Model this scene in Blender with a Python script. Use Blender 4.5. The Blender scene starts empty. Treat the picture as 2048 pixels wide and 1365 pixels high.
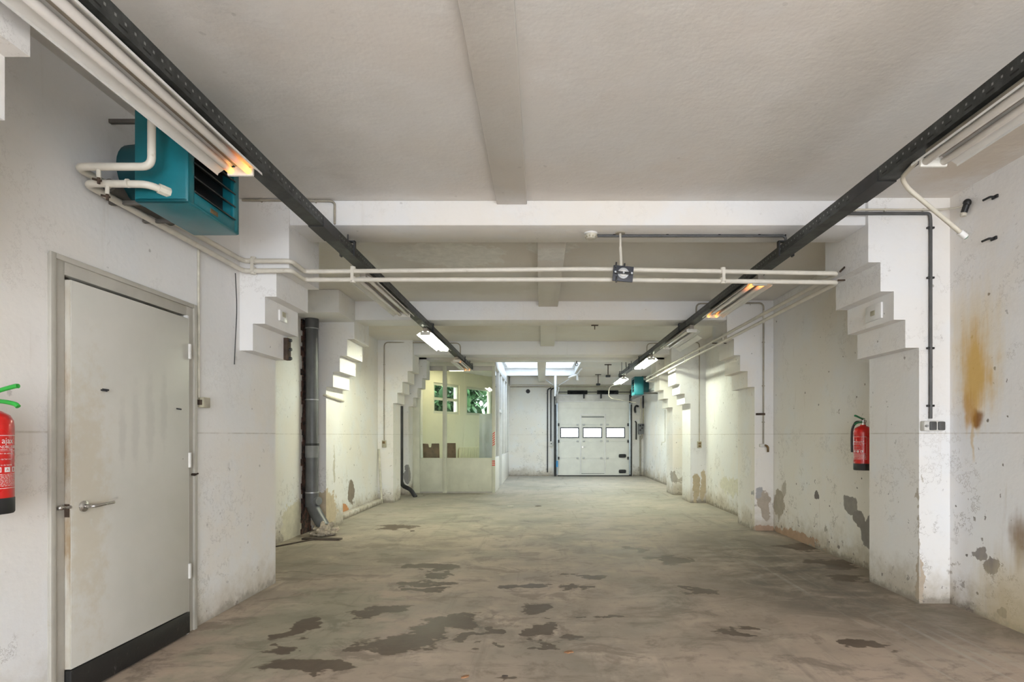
import bpy, bmesh, math, random
from mathutils import Vector, Matrix
random.seed(7)
PI = math.pi
S = bpy.context.scene
C = S.collection
H = 1.32                                  # camera height above the floor
F, CX, CY = 1113.0, 1083.0, 871.0         # focal length and horizon of the survey, in photo pixels

def gx(px, Y): return (px - CX) * Y / F    # survey reading -> metres across the room at depth Y
def gz(py, Y): return H + (CY - py) * Y / F
def at(px, py, Y): return Vector((gx(px, Y), Y, gz(py, Y)))

# ------------------------------------------------------------------ mesh helper
class MB:
    def __init__(s): s.bm = bmesh.new()
    def box(s, x0, x1, y0, y1, z0, z1, bev=0.0, M=None, seg=2):
        b = s.bm
        vs = [b.verts.new((x, y, z)) for x in (x0, x1) for y in (y0, y1) for z in (z0, z1)]
        fs = [b.faces.new([vs[i] for i in q]) for q in ((0,1,3,2),(4,6,7,5),(0,4,5,1),(2,3,7,6),(0,2,6,4),(1,5,7,3))]
        if bev > 0:
            es = list({e for f in fs for e in f.edges})
            r = bmesh.ops.bevel(b, geom=es, offset=bev, segments=seg, affect='EDGES', profile=0.5)
            vs = list({v for f in r['faces'] for v in f.verts} | {v for v in vs if v.is_valid})
        if M is not None:
            bmesh.ops.transform(b, matrix=M, verts=[v for v in vs if v.is_valid])
        return s
    def prism(s, poly, axis, a, b_, M=None):
        b = s.bm
        def P(u, v, w):
            return {'x': (w, u, v), 'y': (u, w, v), 'z': (u, v, w)}[axis]
        A = [b.verts.new(P(u, v, a)) for u, v in poly]
        B = [b.verts.new(P(u, v, b_)) for u, v in poly]
        n = len(poly)
        b.faces.new(A); b.faces.new(B[::-1])
        for i in range(n):
            b.faces.new((A[i], B[i], B[(i+1) % n], A[(i+1) % n]))
        if M is not None: bmesh.ops.transform(b, matrix=M, verts=A+B)
        return s
    def lathe(s, prof, c=(0,0,0), axis='z', seg=24, M=None):
        b = s.bm; rings = []; c = Vector(c)
        for r, h in prof:
            ring = []
            for i in range(seg):
                t = 2*PI*i/seg; u, v = r*math.cos(t), r*math.sin(t)
                p = {'z': (u, v, h), 'y': (u, h, v), 'x': (h, u, v)}[axis]
                ring.append(b.verts.new(c + Vector(p)))
            rings.append(ring)
        for k in range(len(rings)-1):
            for i in range(seg):
                j = (i+1) % seg
                b.faces.new((rings[k][i], rings[k][j], rings[k+1][j], rings[k+1][i]))
        if prof[0][0] > 1e-6: b.faces.new(rings[0][::-1])
        if prof[-1][0] > 1e-6: b.faces.new(rings[-1])
        if M is not None: bmesh.ops.transform(b, matrix=M, verts=[v for r in rings for v in r])
        return s
    def tube(s, pts, r, seg=12, bend=0.0, n=6, r2=None):
        pts = [Vector(p) for p in pts]
        if bend > 0 and len(pts) > 2:
            out = [pts[0]]
            for i in range(1, len(pts)-1):
                p, a, c = pts[i], pts[i-1], pts[i+1]
                da, dc = (a-p), (c-p)
                L = min(bend, da.length*.48, dc.length*.48)
                A, B = p+da.normalized()*L, p+dc.normalized()*L
                for k in range(n+1):
                    t = k/n
                    out.append((1-t)**2*A + 2*t*(1-t)*p + t*t*B)
            out.append(pts[-1]); pts = out
        b = s.bm; rings = []
        d0 = (pts[1]-pts[0]).normalized()
        up = Vector((0,0,1)) if abs(d0.z) < .9 else Vector((1,0,0))
        u = d0.cross(up).normalized()
        for i, p in enumerate(pts):
            if i == 0: d = d0
            elif i == len(pts)-1: d = (p-pts[i-1]).normalized()
            else: d = ((p-pts[i-1]).normalized()+(pts[i+1]-p).normalized()).normalized()
            u = (u - d*u.dot(d)).normalized(); w = d.cross(u)
            rr = r if r2 is None else r+(r2-r)*i/(len(pts)-1)
            rings.append([b.verts.new(p + (u*math.cos(2*PI*k/seg)+w*math.sin(2*PI*k/seg))*rr) for k in range(seg)])
        for k in range(len(rings)-1):
            for i in range(seg):
                j = (i+1) % seg
                b.faces.new((rings[k][i], rings[k][j], rings[k+1][j], rings[k+1][i]))
        b.faces.new(rings[0][::-1]); b.faces.new(rings[-1])
        return s
    def sphere(s, c, r, seg=12, sc=(1,1,1)):
        M = Matrix.Translation(c) @ Matrix.Diagonal((r*sc[0], r*sc[1], r*sc[2], 1))
        bmesh.ops.create_uvsphere(s.bm, u_segments=seg, v_segments=max(6, seg//2), radius=1, matrix=M)
        return s
    def quad(s, *ps):
        s.bm.faces.new([s.bm.verts.new(p) for p in ps]); return s
    def build(s, name, mat, parent=None, smooth=35, world=True):
        """links ONE mesh object; a part is stored relative to its thing's base"""
        bm = s.bm
        bmesh.ops.recalc_face_normals(bm, faces=bm.faces)
        me = bpy.data.meshes.new(name)
        base = Vector((0,0,0))
        if parent is not None:
            if world:
                p = parent
                while p is not None: base += Vector(p.location); p = p.parent
                for v in bm.verts: v.co -= base
        for f in bm.faces: f.smooth = smooth > 0
        bm.to_mesh(me); bm.free()
        if smooth > 0:
            try: me.set_sharp_from_angle(angle=math.radians(smooth))
            except Exception: pass
        me.materials.append(mat)
        o = bpy.data.objects.new(name, me); C.objects.link(o)
        if parent is not None: o.parent = parent
        return o

def rebase(o):
    """origin of a one-mesh thing goes to the middle of its underside"""
    vs = o.data.vertices
    xs = [v.co.x for v in vs]; ys = [v.co.y for v in vs]; zs = [v.co.z for v in vs]
    b = Vector(((min(xs)+max(xs))/2, (min(ys)+max(ys))/2, min(zs)))
    o.data.transform(Matrix.Translation(-b)); o.location = b
    return o
def tag(o, label, cat, group=None, kind=None):
    o['label'] = label; o['category'] = cat
    if group: o['group'] = group
    if kind: o['kind'] = kind
    return o
def thing(name, label, cat, loc=(0,0,0), rotz=0.0, group=None, kind=None):
    o = bpy.data.objects.new(name, None); C.objects.link(o)
    o.empty_display_size = .1
    o.location = loc; o.rotation_euler = (0, 0, rotz)
    return tag(o, label, cat, group, kind)
def single(mb, name, mat, label, cat, group=None, kind=None, smooth=35):
    return tag(rebase(mb.build(name, mat, smooth=smooth)), label, cat, group, kind)
def struct(mb, name, mat, parent=None, smooth=0):
    o = mb.build(name, mat, parent, smooth=smooth)
    if parent is None: o['kind'] = 'structure'
    return o

# ------------------------------------------------------------------ node helper
class NT:
    def __init__(s, name):
        s.m = bpy.data.materials.new(name); s.m.use_nodes = True
        s.t = s.m.node_tree; s.t.nodes.clear()
        s.out = s.n('ShaderNodeOutputMaterial')
    def n(s, typ, **kw):
        nd = s.t.nodes.new(typ)
        for k, v in kw.items(): setattr(nd, k, v)
        return nd
    def set(s, sock, v):
        if hasattr(v, 'is_output'): s.t.links.new(v, sock)
        else: sock.default_value = v
    def math(s, op, a, b=0.0, clamp=False):
        nd = s.n('ShaderNodeMath', operation=op, use_clamp=clamp)
        s.set(nd.inputs[0], a); s.set(nd.inputs[1], b); return nd.outputs[0]
    def vmath(s, op, a, b=(0,0,0)):
        nd = s.n('ShaderNodeVectorMath', operation=op)
        s.set(nd.inputs[0], a); s.set(nd.inputs[1], b)
        return nd.outputs['Value'] if op in ('LENGTH', 'DISTANCE', 'DOT_PRODUCT') else nd.outputs[0]
    def ramp(s, v, a, b, lo=0.0, hi=1.0):
        nd = s.n('ShaderNodeMapRange', interpolation_type='SMOOTHSTEP')
        s.set(nd.inputs[0], v); s.set(nd.inputs[1], a); s.set(nd.inputs[2], b); s.set(nd.inputs[3], lo); s.set(nd.inputs[4], hi)
        return nd.outputs[0]
    def noise(s, vec, scale, detail=4.0, rough=.55, color=False, dist=0.0):
        nd = s.n('ShaderNodeTexNoise')
        s.set(nd.inputs['Vector'], vec); nd.inputs['Scale'].default_value = scale
        nd.inputs['Detail'].default_value = detail; nd.inputs['Roughness'].default_value = rough
        nd.inputs['Distortion'].default_value = dist
        return nd.outputs['Color' if color else 'Fac']
    def voro(s, vec, scale, feature='F1', rnd=1.0):
        nd = s.n('ShaderNodeTexVoronoi', feature=feature)
        s.set(nd.inputs['Vector'], vec); nd.inputs['Scale'].default_value = scale
        nd.inputs['Randomness'].default_value = rnd
        return nd.outputs['Distance']
    def pos(s): return s.n('ShaderNodeNewGeometry').outputs['Position']
    def obj(s): return s.n('ShaderNodeTexCoord').outputs['Object']
    def scale(s, v, sc): return s.vmath('MULTIPLY', v, sc)
    def sep(s, v):
        nd = s.n('ShaderNodeSeparateXYZ'); s.set(nd.inputs[0], v); return nd.outputs
    def mix(s, f, a, b, mode='MIX'):
        nd = s.n('ShaderNodeMix', data_type='RGBA', blend_type=mode)
        s.set(nd.inputs[0], f)
        s.set(nd.inputs[6], a if hasattr(a, 'is_output') else (*a, 1)); s.set(nd.inputs[7], b if hasattr(b, 'is_output') else (*b, 1))
        return nd.outputs[2]
    def bump(s, h, strength=.2, dist=.01):
        nd = s.n('ShaderNodeBump'); s.set(nd.inputs['Height'], h)
        nd.inputs['Strength'].default_value = strength; nd.inputs['Distance'].default_value = dist
        return nd.outputs[0]
    def bsdf(s, col, rough=.5, metal=0.0, normal=None, spec=.5, emit=None, estr=0.0, coat=0.0):
        nd = s.n('ShaderNodeBsdfPrincipled')
        s.set(nd.inputs['Base Color'], col if hasattr(col, 'is_output') else (*col, 1))
        s.set(nd.inputs['Roughness'], rough); s.set(nd.inputs['Metallic'], metal)
        nd.inputs['Specular IOR Level'].default_value = spec
        if coat: nd.inputs['Coat Weight'].default_value = coat
        if normal is not None: s.set(nd.inputs['Normal'], normal)
        if emit is not None:
            s.set(nd.inputs['Emission Color'], emit if hasattr(emit, 'is_output') else (*emit, 1)); s.set(nd.inputs['Emission Strength'], estr)
        s.t.links.new(nd.outputs[0], s.out.inputs[0]); return nd
    def blob(s, p, c, r, wob, amt=.9, soft=.12):
        """irregular patch of its own shape round c with radii r"""
        d = s.vmath('LENGTH', s.vmath('DIVIDE', s.vmath('SUBTRACT', p, c), r))
        d = s.math('ADD', d, s.math('MULTIPLY', s.math('SUBTRACT', wob, .5), amt*4.2))
        return s.ramp(d, 1.0-soft, 1.0+soft, 1.0, 0.0)

def simple(name, col, rough=.5, metal=0.0, var=.12, nscale=9.0, dirt=None, bump=.0, spec=.5, coat=0.0):
    """plain coated material with some wear of its own"""
    t = NT(name); o = t.obj()
    n = t.noise(o, nscale, 5)
    c = t.mix(t.ramp(n, .35, .7), tuple(v*(1-var) for v in col), tuple(min(1, v*(1+var)) for v in col))
    if dirt:
        d = t.ramp(t.noise(o, nscale*2.3, 6, .7), .62, .72)
        c = t.mix(t.math('MULTIPLY', d, .6), c, dirt)
    nm = t.bump(t.noise(o, nscale*6, 3), bump, .003) if bump else None
    t.bsdf(c, t.ramp(n, 0, 1, rough*.85, min(1, rough*1.15)), metal, nm, spec, coat=coat)
    return t.m

# ------------------------------------------------------------------ plaster
GREYPEEL, BROWNPEEL, DAMP = (.27,.25,.235), (.36,.31,.25), (.52,.50,.36)
def plaster(name, base, blobs=(), grime=1.0, specks=1.0, line=True, stains_shade=(), warm=(.80,.765,.715), cool=(.78,.795,.815)):
    t = NT(name); p = t.pos(); x, y, z = t.sep(p)[:3]
    big = t.noise(p, .55, 3); mid = t.noise(p, 2.3, 5, .6); fine = t.noise(p, 11, 6, .65); wob = t.noise(p, 6.5, 8, .7)
    pw = t.vmath('ADD', p, t.scale(t.vmath('SUBTRACT', t.noise(p, 4.0, 3, .6, True), (.5,.5,.5)), (.22,.22,.22)))
    c = t.mix(t.ramp(big, .36, .64), base, warm)
    c = t.mix(t.math('MULTIPLY', t.ramp(mid, .45, .68), .55), c, cool)
    c = t.mix(t.math('MULTIPLY', t.ramp(fine, .55, .8), .10), c, (.5,.47,.42))
    if grime:
        zz = t.math('ADD', z, t.math('MULTIPLY', t.math('SUBTRACT', mid, .5), .55))
        zz = t.math('ADD', zz, t.math('MULTIPLY', t.math('SUBTRACT', fine, .5), .3))
        c = t.mix(t.ramp(zz, .0, .36, min(1, .85*grime), 0), c, (.47,.42,.34))
        c = t.mix(t.math('MULTIPLY', t.ramp(t.math('ADD', z, t.math('MULTIPLY', t.math('SUBTRACT', fine, .5), .22)), .0, .085, 1, 0), .75*grime), c, (.23,.20,.16))
        pe = t.math('MULTIPLY', t.ramp(t.noise(p, 4.2, 7, .68), .60, .64), t.ramp(z, .28, .62, 1, 0))
        c = t.mix(t.math('MULTIPLY', pe, .85*grime), c, (.40,.365,.32))
        pe2 = t.math('MULTIPLY', t.ramp(t.noise(t.vmath('ADD', p, (3,1,7)), 13, 4, .6), .63, .66), t.ramp(z, .10, .30, 1, 0))
        c = t.mix(t.math('MULTIPLY', pe2, .8*grime), c, (.20,.17,.15))
    if specks:
        v1 = t.ramp(t.voro(t.vmath('ADD', p, t.scale(t.noise(p, 30, 2, .5, True), (.03,.03,.03))), 6.0), .05, .085, 1, 0)
        v1 = t.math('MULTIPLY', v1, t.ramp(t.noise(p, 1.1, 2), .42, .52))
        sc = t.scale(t.vmath('ADD', p, (.7,.3,.2)), (1,1,.55))
        v2 = t.ramp(t.voro(t.vmath('ADD', sc, t.scale(t.noise(p, 22, 2, .5, True), (.07,.07,.07))), 11), .06, .12, 1, 0)
        v2 = t.math('MULTIPLY', v2, t.ramp(t.noise(t.vmath('ADD', p, (9,2,4)), 2.1, 3), .46, .56))
        v2 = t.math('MULTIPLY', v2, t.ramp(z, 1.9, 2.4, 1, .25))
        c = t.mix(t.math('MULTIPLY', v1, .75*specks), c, (.16,.14,.12))
        c = t.mix(t.math('MULTIPLY', v2, .7*specks), c, (.22,.2,.18))
        sv = t.scale(p, (9, 9, .9))
        sk = t.math('MULTIPLY', t.ramp(t.noise(sv, 1.0, 5, .6), .62, .75), t.ramp(t.noise(p, .8, 2), .42, .58))
        c = t.mix(t.math('MULTIPLY', sk, .34*specks), c, (.48,.40,.30))
        scr = t.ramp(t.math('ABSOLUTE', t.math('SUBTRACT', t.noise(t.vmath('ADD', p, (2,8,5)), 5.5, 6, .75), .5)), .004, .012, 1, 0)
        scr = t.math('MULTIPLY', t.math('MULTIPLY', scr, t.ramp(t.noise(t.vmath('ADD', p, (1,4,2)), 2.6, 4), .53, .60)), t.ramp(z, .2, 1.5, 1, .35))
        c = t.mix(t.math('MULTIPLY', scr, .8*specks), c, (.25,.22,.19))
    if line:
        d = t.math('ABSOLUTE', t.math('SUBTRACT', z, 1.335))
        c = t.mix(t.math('MULTIPLY', t.ramp(d, .003, .007, 1, 0), t.ramp(fine, .3, .6, .1, .5)), c, (.42,.38,.32))
    for (bc, br, col, amt) in blobs:
        c = t.mix(t.blob(pw, bc, br, wob, amt*.6, .06), c, t.mix(fine, tuple(v*.72 for v in col), tuple(min(1, v*1.25) for v in col)))
    for (bc, br, col, amt, k) in stains_shade:
        streak = t.noise(t.scale(p, (6, 14, 1.4)), 1.0, 5, .6) if grime else t.noise(p, 3.0, 6, .65)
        m = t.math('MULTIPLY', t.blob(pw, bc, br, streak, amt*.42, .55), k)
        c = t.mix(m, c, col)
    hgt = t.math('ADD', t.math('MULTIPLY', t.noise(p, 3.2, 4), 1.0), t.math('MULTIPLY', t.noise(p, 34, 3), .18))
    t.bsdf(c, .72, 0, t.bump(hgt, .35, .02), .25)
    return t.m

WB = (.80, .80, .80)
m_left = plaster('white_plaster_left', WB, grime=.8, specks=.55)
m_leftfar = plaster('white_plaster_left_recess', WB, blobs=[
    ((-3.2, 9.37, .36), (.3, .17, .2), (.24,.20,.165), .5), ((-3.2, 7.2, .18), (.3, .35, .28), (.66,.62,.50), 1.0),
    ((-3.2, 9.0, .12), (.3, .25, .08), (.55,.27,.13), .8), ((-3.0, 7.7, .22), (.25, .12, .3), (.55,.48,.36), .8)], grime=1.0, specks=.9)
m_right = plaster('white_plaster_right', WB, blobs=[
    ((3.2, 5.78, .60), (.3, .11, .085), (.30,.28,.26), .25), ((3.2, 5.60, .48), (.3, .13, .10), GREYPEEL, .5),
    ((3.2, 5.40, .36), (.3, .16, .17), GREYPEEL, .5), ((3.2, 3.95, .40), (.3, .065, .06), (.25,.23,.225), 1.1), ((3.2, 4.06, .47), (.3,.06,.05), (.3,.28,.27), .8),
    ((3.2, 7.5, .40), (.3, .17, .20), (.42,.375,.31), .6), ((3.2, 7.35, .62), (.3, .07, .08), (.5,.46,.40), .6), ((3.2, 7.0, .05), (.3,.6,.07), (.42,.29,.2), .9),
    ((3.2, 6.45, .62), (.3, .05, .05), (.2,.18,.17), .9), ((3.2, 9.4, .45), (.3, .6, .14), (.71,.69,.59), 1.4), ((3.2, 8.75, .55), (.3,.12,.1), (.35,.32,.28), .9),
    ((3.2, 3.88, .09), (.3,.045,.04), (.2,.18,.16), .5)],
    stains_shade=[((3.2, 4.12, 1.92), (.3, .24, .46), (.74,.60,.36), .6, .55), ((3.2, 4.11, 1.78), (.3, .14, .30), (.66,.41,.09), .9, .85),
          ((3.2, 4.09, 1.45), (.3, .07, .055), (.26,.11,.02), .9, .95), ((3.2, 4.17, 1.50), (.3, .06, .12), (.55,.29,.05), .9, .7), ((3.2, 4.14, 1.28), (.3, .018, .16), (.62,.45,.2), .3, .6),
          ((3.2, 3.62, .62), (.3, .16, .16), (.24,.15,.07), .7, .85), ((3.2, 3.70, .2), (.3, .35, .3), (.58,.48,.30), .8, .6)], grime=1.15, specks=1.25)
m_pil = plaster('white_plaster_pilaster', (.80,.795,.79), blobs=[
    ((3.02, 10.85, .30), (.075, .3, .26), (.50,.42,.29), .5), ((3.15, 10.85, .33), (.05, .3, .3), (.55,.47,.33), .5), ((2.95, 12.3, .4), (.09,.3,.14), (.40,.37,.33), .9),
    ((3.05, 7.69, .42), (.10, .2, .12), (.45,.39,.32), .7), ((3.10, 7.69, .34), (.07, .2, .2), (.45,.39,.32), .5), ((3.0, 7.69, .50), (.06,.2,.1), (.42,.41,.41), .8),
    ((2.97, 4.38, .17), (.03, .06, .18), (.48,.40,.31), .9), ((2.96, 4.38, .55), (.012, .035, .40), (.5,.46,.4), 1.0), ((3.1, 7.69, .03), (.2,.2,.06), (.40,.28,.2), .9),
    ((-3.0, 7.75, .25), (.18, .35, .28), (.56,.47,.34), .9), ((-2.95, 12.3, .45), (.09, .2, .22), (.28,.27,.27), .5), ((-2.98, 8.0, .9), (.3, .03, .3), (.6,.57,.5), .9)], grime=1.0, specks=.9)
m_beam = plaster('white_beam_paint', (.79,.795,.81), grime=0, specks=.35, line=False)
m_ceil = plaster('ceiling_paint', (.71,.695,.67), [((-.93, 5.75, 3.18), (.55, .38, 9), (.80,.79,.76), .5), ((.1, 5.5, 3.18), (.25, .2, 9), (.79,.78,.75), .6)], grime=0, specks=.22, line=False,
    stains_shade=[((2.9, 3.6, 3.18), (.28, .5, 9), (.50,.38,.24), .8, .5), ((-1.3, 9.6, 3.18), (.6, .5, 9), (.50,.45,.36), 1.0, .4), ((-1.8, 3.6, 3.18), (.5, .8, 9), (.52,.49,.44), .7, .4), ((1.6, 3.2, 3.18), (.25, 1.4, 9), (.56,.53,.48), .8, .35), ((-.9, 7.0, 3.18), (.8, .3, 9), (.5,.46,.38), 1.0, .35)], warm=(.73,.69,.645), cool=(.74,.73,.715))  # the long band beside the right tray is its soft shadow, painted on
m_office = plaster('warm_tinted_office_plaster', (.80,.77,.62), grime=.3, specks=.5, line=False, warm=(.80,.755,.58), cool=(.78,.75,.60))  # warm yellow of the office light mixed into the wall colour

# ------------------------------------------------------------------ floor
def floor_mat():
    t = NT('stained_concrete'); p = t.pos(); x, y, z = t.sep(p)[:3]
    big = t.noise(p, .45, 4, .6); mid = t.noise(p, 1.7, 6, .62); fine = t.noise(p, 9, 7, .68); wob = t.noise(t.scale(p, (3.6, 5.2, 3)), 1.0, 9, .68)
    pw = t.vmath('ADD', p, t.scale(t.vmath('SUBTRACT', t.noise(t.scale(p,(1,1.3,1)), 2.6, 4, .6, True), (.5,.5,.5)), (.95,.55,0)))
    c = t.mix(t.ramp(big, .38, .62), (.46,.365,.29), (.29,.245,.195))
    c = t.mix(t.ramp(mid, .45, .68), c, (.50,.41,.33))
    mo = t.noise(t.scale(p, (2.4, 3.4, 1)), 1.0, 8, .7, dist=.6)
    c = t.mix(t.math('MULTIPLY', t.ramp(mo, .50, .62), .62), c, (.185,.15,.12))
    c = t.mix(t.math('MULTIPLY', t.ramp(fine, .52, .72), .45), c, (.19,.16,.13))
    c = t.mix(t.ramp(y, 5.0, 10.5, 0, .55), c, t.mix(mid, (.33,.33,.29), (.46,.46,.41)))   # greyer with depth: far lamp and rooflight tint put into the colour
    # long tyre scuffs
    st = t.noise(t.scale(p, (16, .35, 1)), 1.0, 6, .7)
    lane = t.math('MULTIPLY', t.ramp(t.math('ABSOLUTE', t.math('SUBTRACT', x, t.math('ADD', 2.35, t.math('MULTIPLY', t.math('SUBTRACT', y, 5), -.09)))), .18, .5, 1, 0), t.ramp(y, 7.4, 6.2))
    c = t.mix(t.math('MULTIPLY', t.math('MULTIPLY', lane, t.ramp(st, .52, .64)), .7), c, (.50,.45,.385))
    c = t.mix(t.math('MULTIPLY', t.ramp(t.noise(t.scale(p, (6, .5, 1)), 1.0, 6, .7), .56, .72), .4), c, (.16,.14,.115))
    c = t.mix(t.math('MULTIPLY', t.ramp(t.noise(t.scale(t.vmath('ADD', p, (7,3,0)), (2.0, 7, 1)), 1.0, 8, .72), .54, .66), .45), c, (.20,.165,.13))
    c = t.mix(t.math('MULTIPLY', t.ramp(t.noise(p, 1.1, 3), .54, .68), .35), c, (.215,.215,.165))
    g = t.blob(pw, (-1.6, 3.9, 0), (.5,.9,1), wob, .6, .4)
    c = t.mix(t.math('MULTIPLY', g, .4), c, (.20,.23,.155))
    for (bc, br, k) in (((2.25, 5.6, 0), (.85, 1.9, 1), .62), ((1.0, 4.4, 0), (.6, .9, 1), .4), ((2.7, 4.2, 0), (.7, .8, 1), .45), ((-1.6, 6.6, 0), (.6, .7, 1), .3)):   # worn-in grime
        gm = t.math('MULTIPLY', t.blob(pw, bc, br, mo, .5, .5), t.ramp(mo, .36, .56, .25, 1))
        c = t.mix(t.math('MULTIPLY', gm, k), c, (.115,.10,.08))
    # oil and wet patches
    wet = None
    for (px, py, rx, ry, amt) in ((905,1248,.24,.12,.5),(850,1264,.20,.12,.5),(800,1285,.24,.12,.5),(935,1238,.14,.08,.5),(750,1222,.16,.14,.6),(590,1262,.15,.16,.5),(560,1300,.10,.10,.5),(600,1336,.28,.09,.6),(740,1300,.08,.05,.6),
            (870,1135,.22,.14,.6),(835,1165,.22,.10,.6),(850,1180,.18,.09,.6),(890,1150,.10,.14,.6),(1060,1222,.12,.16,.8),(1095,1262,.10,.14,.8),(1080,1290,.07,.09,.8),(965,1265,.07,.07,.6),(970,1288,.05,.04,.6),(1170,1152,.20,.10,.9),(1145,1175,.12,.08,.9),(1050,1172,.12,.08,.9),
            (1210,1235,.10,.04,.8),(1265,1098,.10,.20,.8),(1400,1184,.12,.10,.8),(1620,1095,.30,.22,.7),(1660,1128,.22,.22,.7),(1700,1160,.18,.12,.7),(1490,1265,.10,.08,.9),(1720,1290,.16,.06,.9),(790,1055,.25,.2,1.0),(1015,1345,.06,.04,.7),(1345,1120,.2,.2,.9)):
        Y = H*F/(py-CY)
        m = t.blob(pw, (gx(px, Y), Y, 0), (rx, ry, 1), wob, amt*.7, .10)
        wet = m if wet is None else t.math('MAXIMUM', wet, m)
    c = t.mix(t.math('MULTIPLY', wet, .92), c, t.mix(fine, (.075,.052,.036), (.14,.102,.074)))
    cr = t.math('MULTIPLY', t.ramp(t.voro(p, 9), .02, .05, 1, 0), t.ramp(t.noise(p, 1.3, 2), .45, .55))
    c = t.mix(t.math('MULTIPLY', cr, .6), c, (.08,.07,.06))
    pale = t.math('MULTIPLY', t.ramp(t.voro(t.vmath('ADD', p, (5,5,0)), 6), .02, .045, 1, 0), t.ramp(t.noise(t.vmath('ADD', p, (4,0,0)), .9, 2), .5, .6))
    c = t.mix(t.math('MULTIPLY', pale, .6), c, (.55,.50,.44))
    ck = t.ramp(t.voro(t.vmath('ADD', p, t.scale(t.noise(p, 2.5, 4, .6, True), (.5,.5,0))), .45, 'DISTANCE_TO_EDGE'), .003, .010, 1, 0)
    c = t.mix(t.math('MULTIPLY', t.math('MULTIPLY', ck, t.ramp(big, .48, .6)), .4), c, (.11,.10,.085))
    r = t.ramp(mid, .3, .7, .52, .68)
    r = t.math('SUBTRACT', r, t.math('MULTIPLY', wet, .06))
    hgt = t.math('ADD', t.math('MULTIPLY', t.noise(p, 4, 4), .7), t.math('MULTIPLY', fine, .3))
    t.bsdf(c, r, 0, t.bump(hgt, .35, .02), .2)
    return t.m
m_floor = floor_mat()

# ------------------------------------------------------------------ other materials
m_cream = simple('cream_pipe_paint', (.66,.625,.545), .42, 0, .06, 7, (.40,.34,.25))
m_conduit = simple('cream_conduit', (.60,.56,.47), .5, 0, .08, 8)
m_brownpipe = simple('dirty_conduit', (.36,.325,.26), .5, 0, .12, 9)
m_greypipe = simple('dark_grey_conduit', (.085,.085,.085), .45, 0, .15, 9)
m_pvc = simple('grey_pvc', (.105,.108,.112), .42, 0, .16, 5, (.16,.15,.14))
m_pvclight = simple('light_grey_pvc', (.20,.205,.21), .42, 0, .12, 5)
m_sleeve = simple('grey_pipe_lagging', (.15,.14,.125), .75, 0, .2, 8)
m_teal = simple('teal_enamel', (.004,.150,.185), .38, 0, .1, 6, coat=.15)
m_teal_shade = simple('shaded_teal', (.004,.062,.078), .5, 0, .15, 8)  # darker teal: shade behind the heater casing put into the colour
m_black = simple('black_plastic', (.018,.018,.018), .5, 0, .2, 8)
m_darkmetal = simple('dark_steel', (.05,.05,.052), .5, .4, .25, 8)
m_steel = simple('galvanised_steel', (.42,.43,.44), .42, .75, .15, 12)
m_blueframe = simple('bluish_galvanised_rail', (.50,.56,.62), .4, .5, .1, 8)
m_nickel = simple('brushed_nickel', (.55,.53,.50), .28, .9, .1, 14)
m_white = simple('white_enamel', (.76,.755,.74), .35, 0, .04, 6)
m_whitedirty = simple('white_enamel_dusty', (.66,.65,.615), .45, 0, .07, 6, (.45,.42,.36))
m_reflector = simple('white_reflector', (.72,.71,.68), .35, 0, .05, 5)
m_glasstube = simple('unlit_tube_glass', (.74,.71,.67), .2, 0, .03, 4)
m_housing = simple('brown_lamp_housing', (.30,.265,.215), .55, 0, .12, 6)  # dark brown body between the pale tubes
m_plug = simple('lamp_holder_plastic', (.70,.68,.62), .4, 0, .06, 12)
m_doorpaint = simple('grey_white_door_paint', (.60,.585,.53), .45, 0, .045, 3.0, None)
m_frame = simple('grey_frame_paint', (.47,.45,.40), .45, 0, .07, 5, (.36,.31,.22))
m_partition = simple('greenish_partition_paint', (.60,.60,.49), .5, 0, .05, 4, (.42,.41,.30))
m_bluedoor = simple('pale_blue_door_paint', (.60,.69,.78), .45, 0, .05, 4)
m_garage = simple('white_garage_panel', (.72,.72,.67), .38, 0, .04, 4)
m_gframe = simple('dark_window_rubber', (.06,.065,.075), .5)
m_red = simple('red_lacquer', (.60,.010,.008), .28, 0, .08, 5, coat=.3)
m_label_white = simple('white_print', (.80,.78,.76), .5, 0, .03)
m_green = simple('green_lever', (.03,.36,.05), .4, 0, .1)
m_darkgreen = simple('dark_green_lever', (.02,.16,.06), .4, 0, .1)
m_wood = simple('brown_board', (.24,.155,.10), .7, 0, .25, 6)
m_darkwood = simple('dirty_dark_plank', (.075,.055,.04), .8, 0, .3, 8)
m_rad = simple('cream_radiator', (.72,.68,.50), .4, 0, .04)
m_rust = simple('rusty_iron', (.075,.05,.035), .75, .3, .4, 20)
m_switch = simple('aged_switch', (.40,.37,.27), .5, 0, .1, 12)
m_sticker = simple('red_tape', (.66,.05,.03), .5)
m_mortar = simple('crumbling_mortar', (.46,.40,.31), .9, 0, .35, 16, (.25,.2,.15), bump=.8)
m_plankwhite = simple('cream_stick', (.58,.55,.46), .6, 0, .15, 10)
m_brass = simple('tarnished_brass', (.20,.13,.06), .5, .6, .3, 20)

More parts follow.
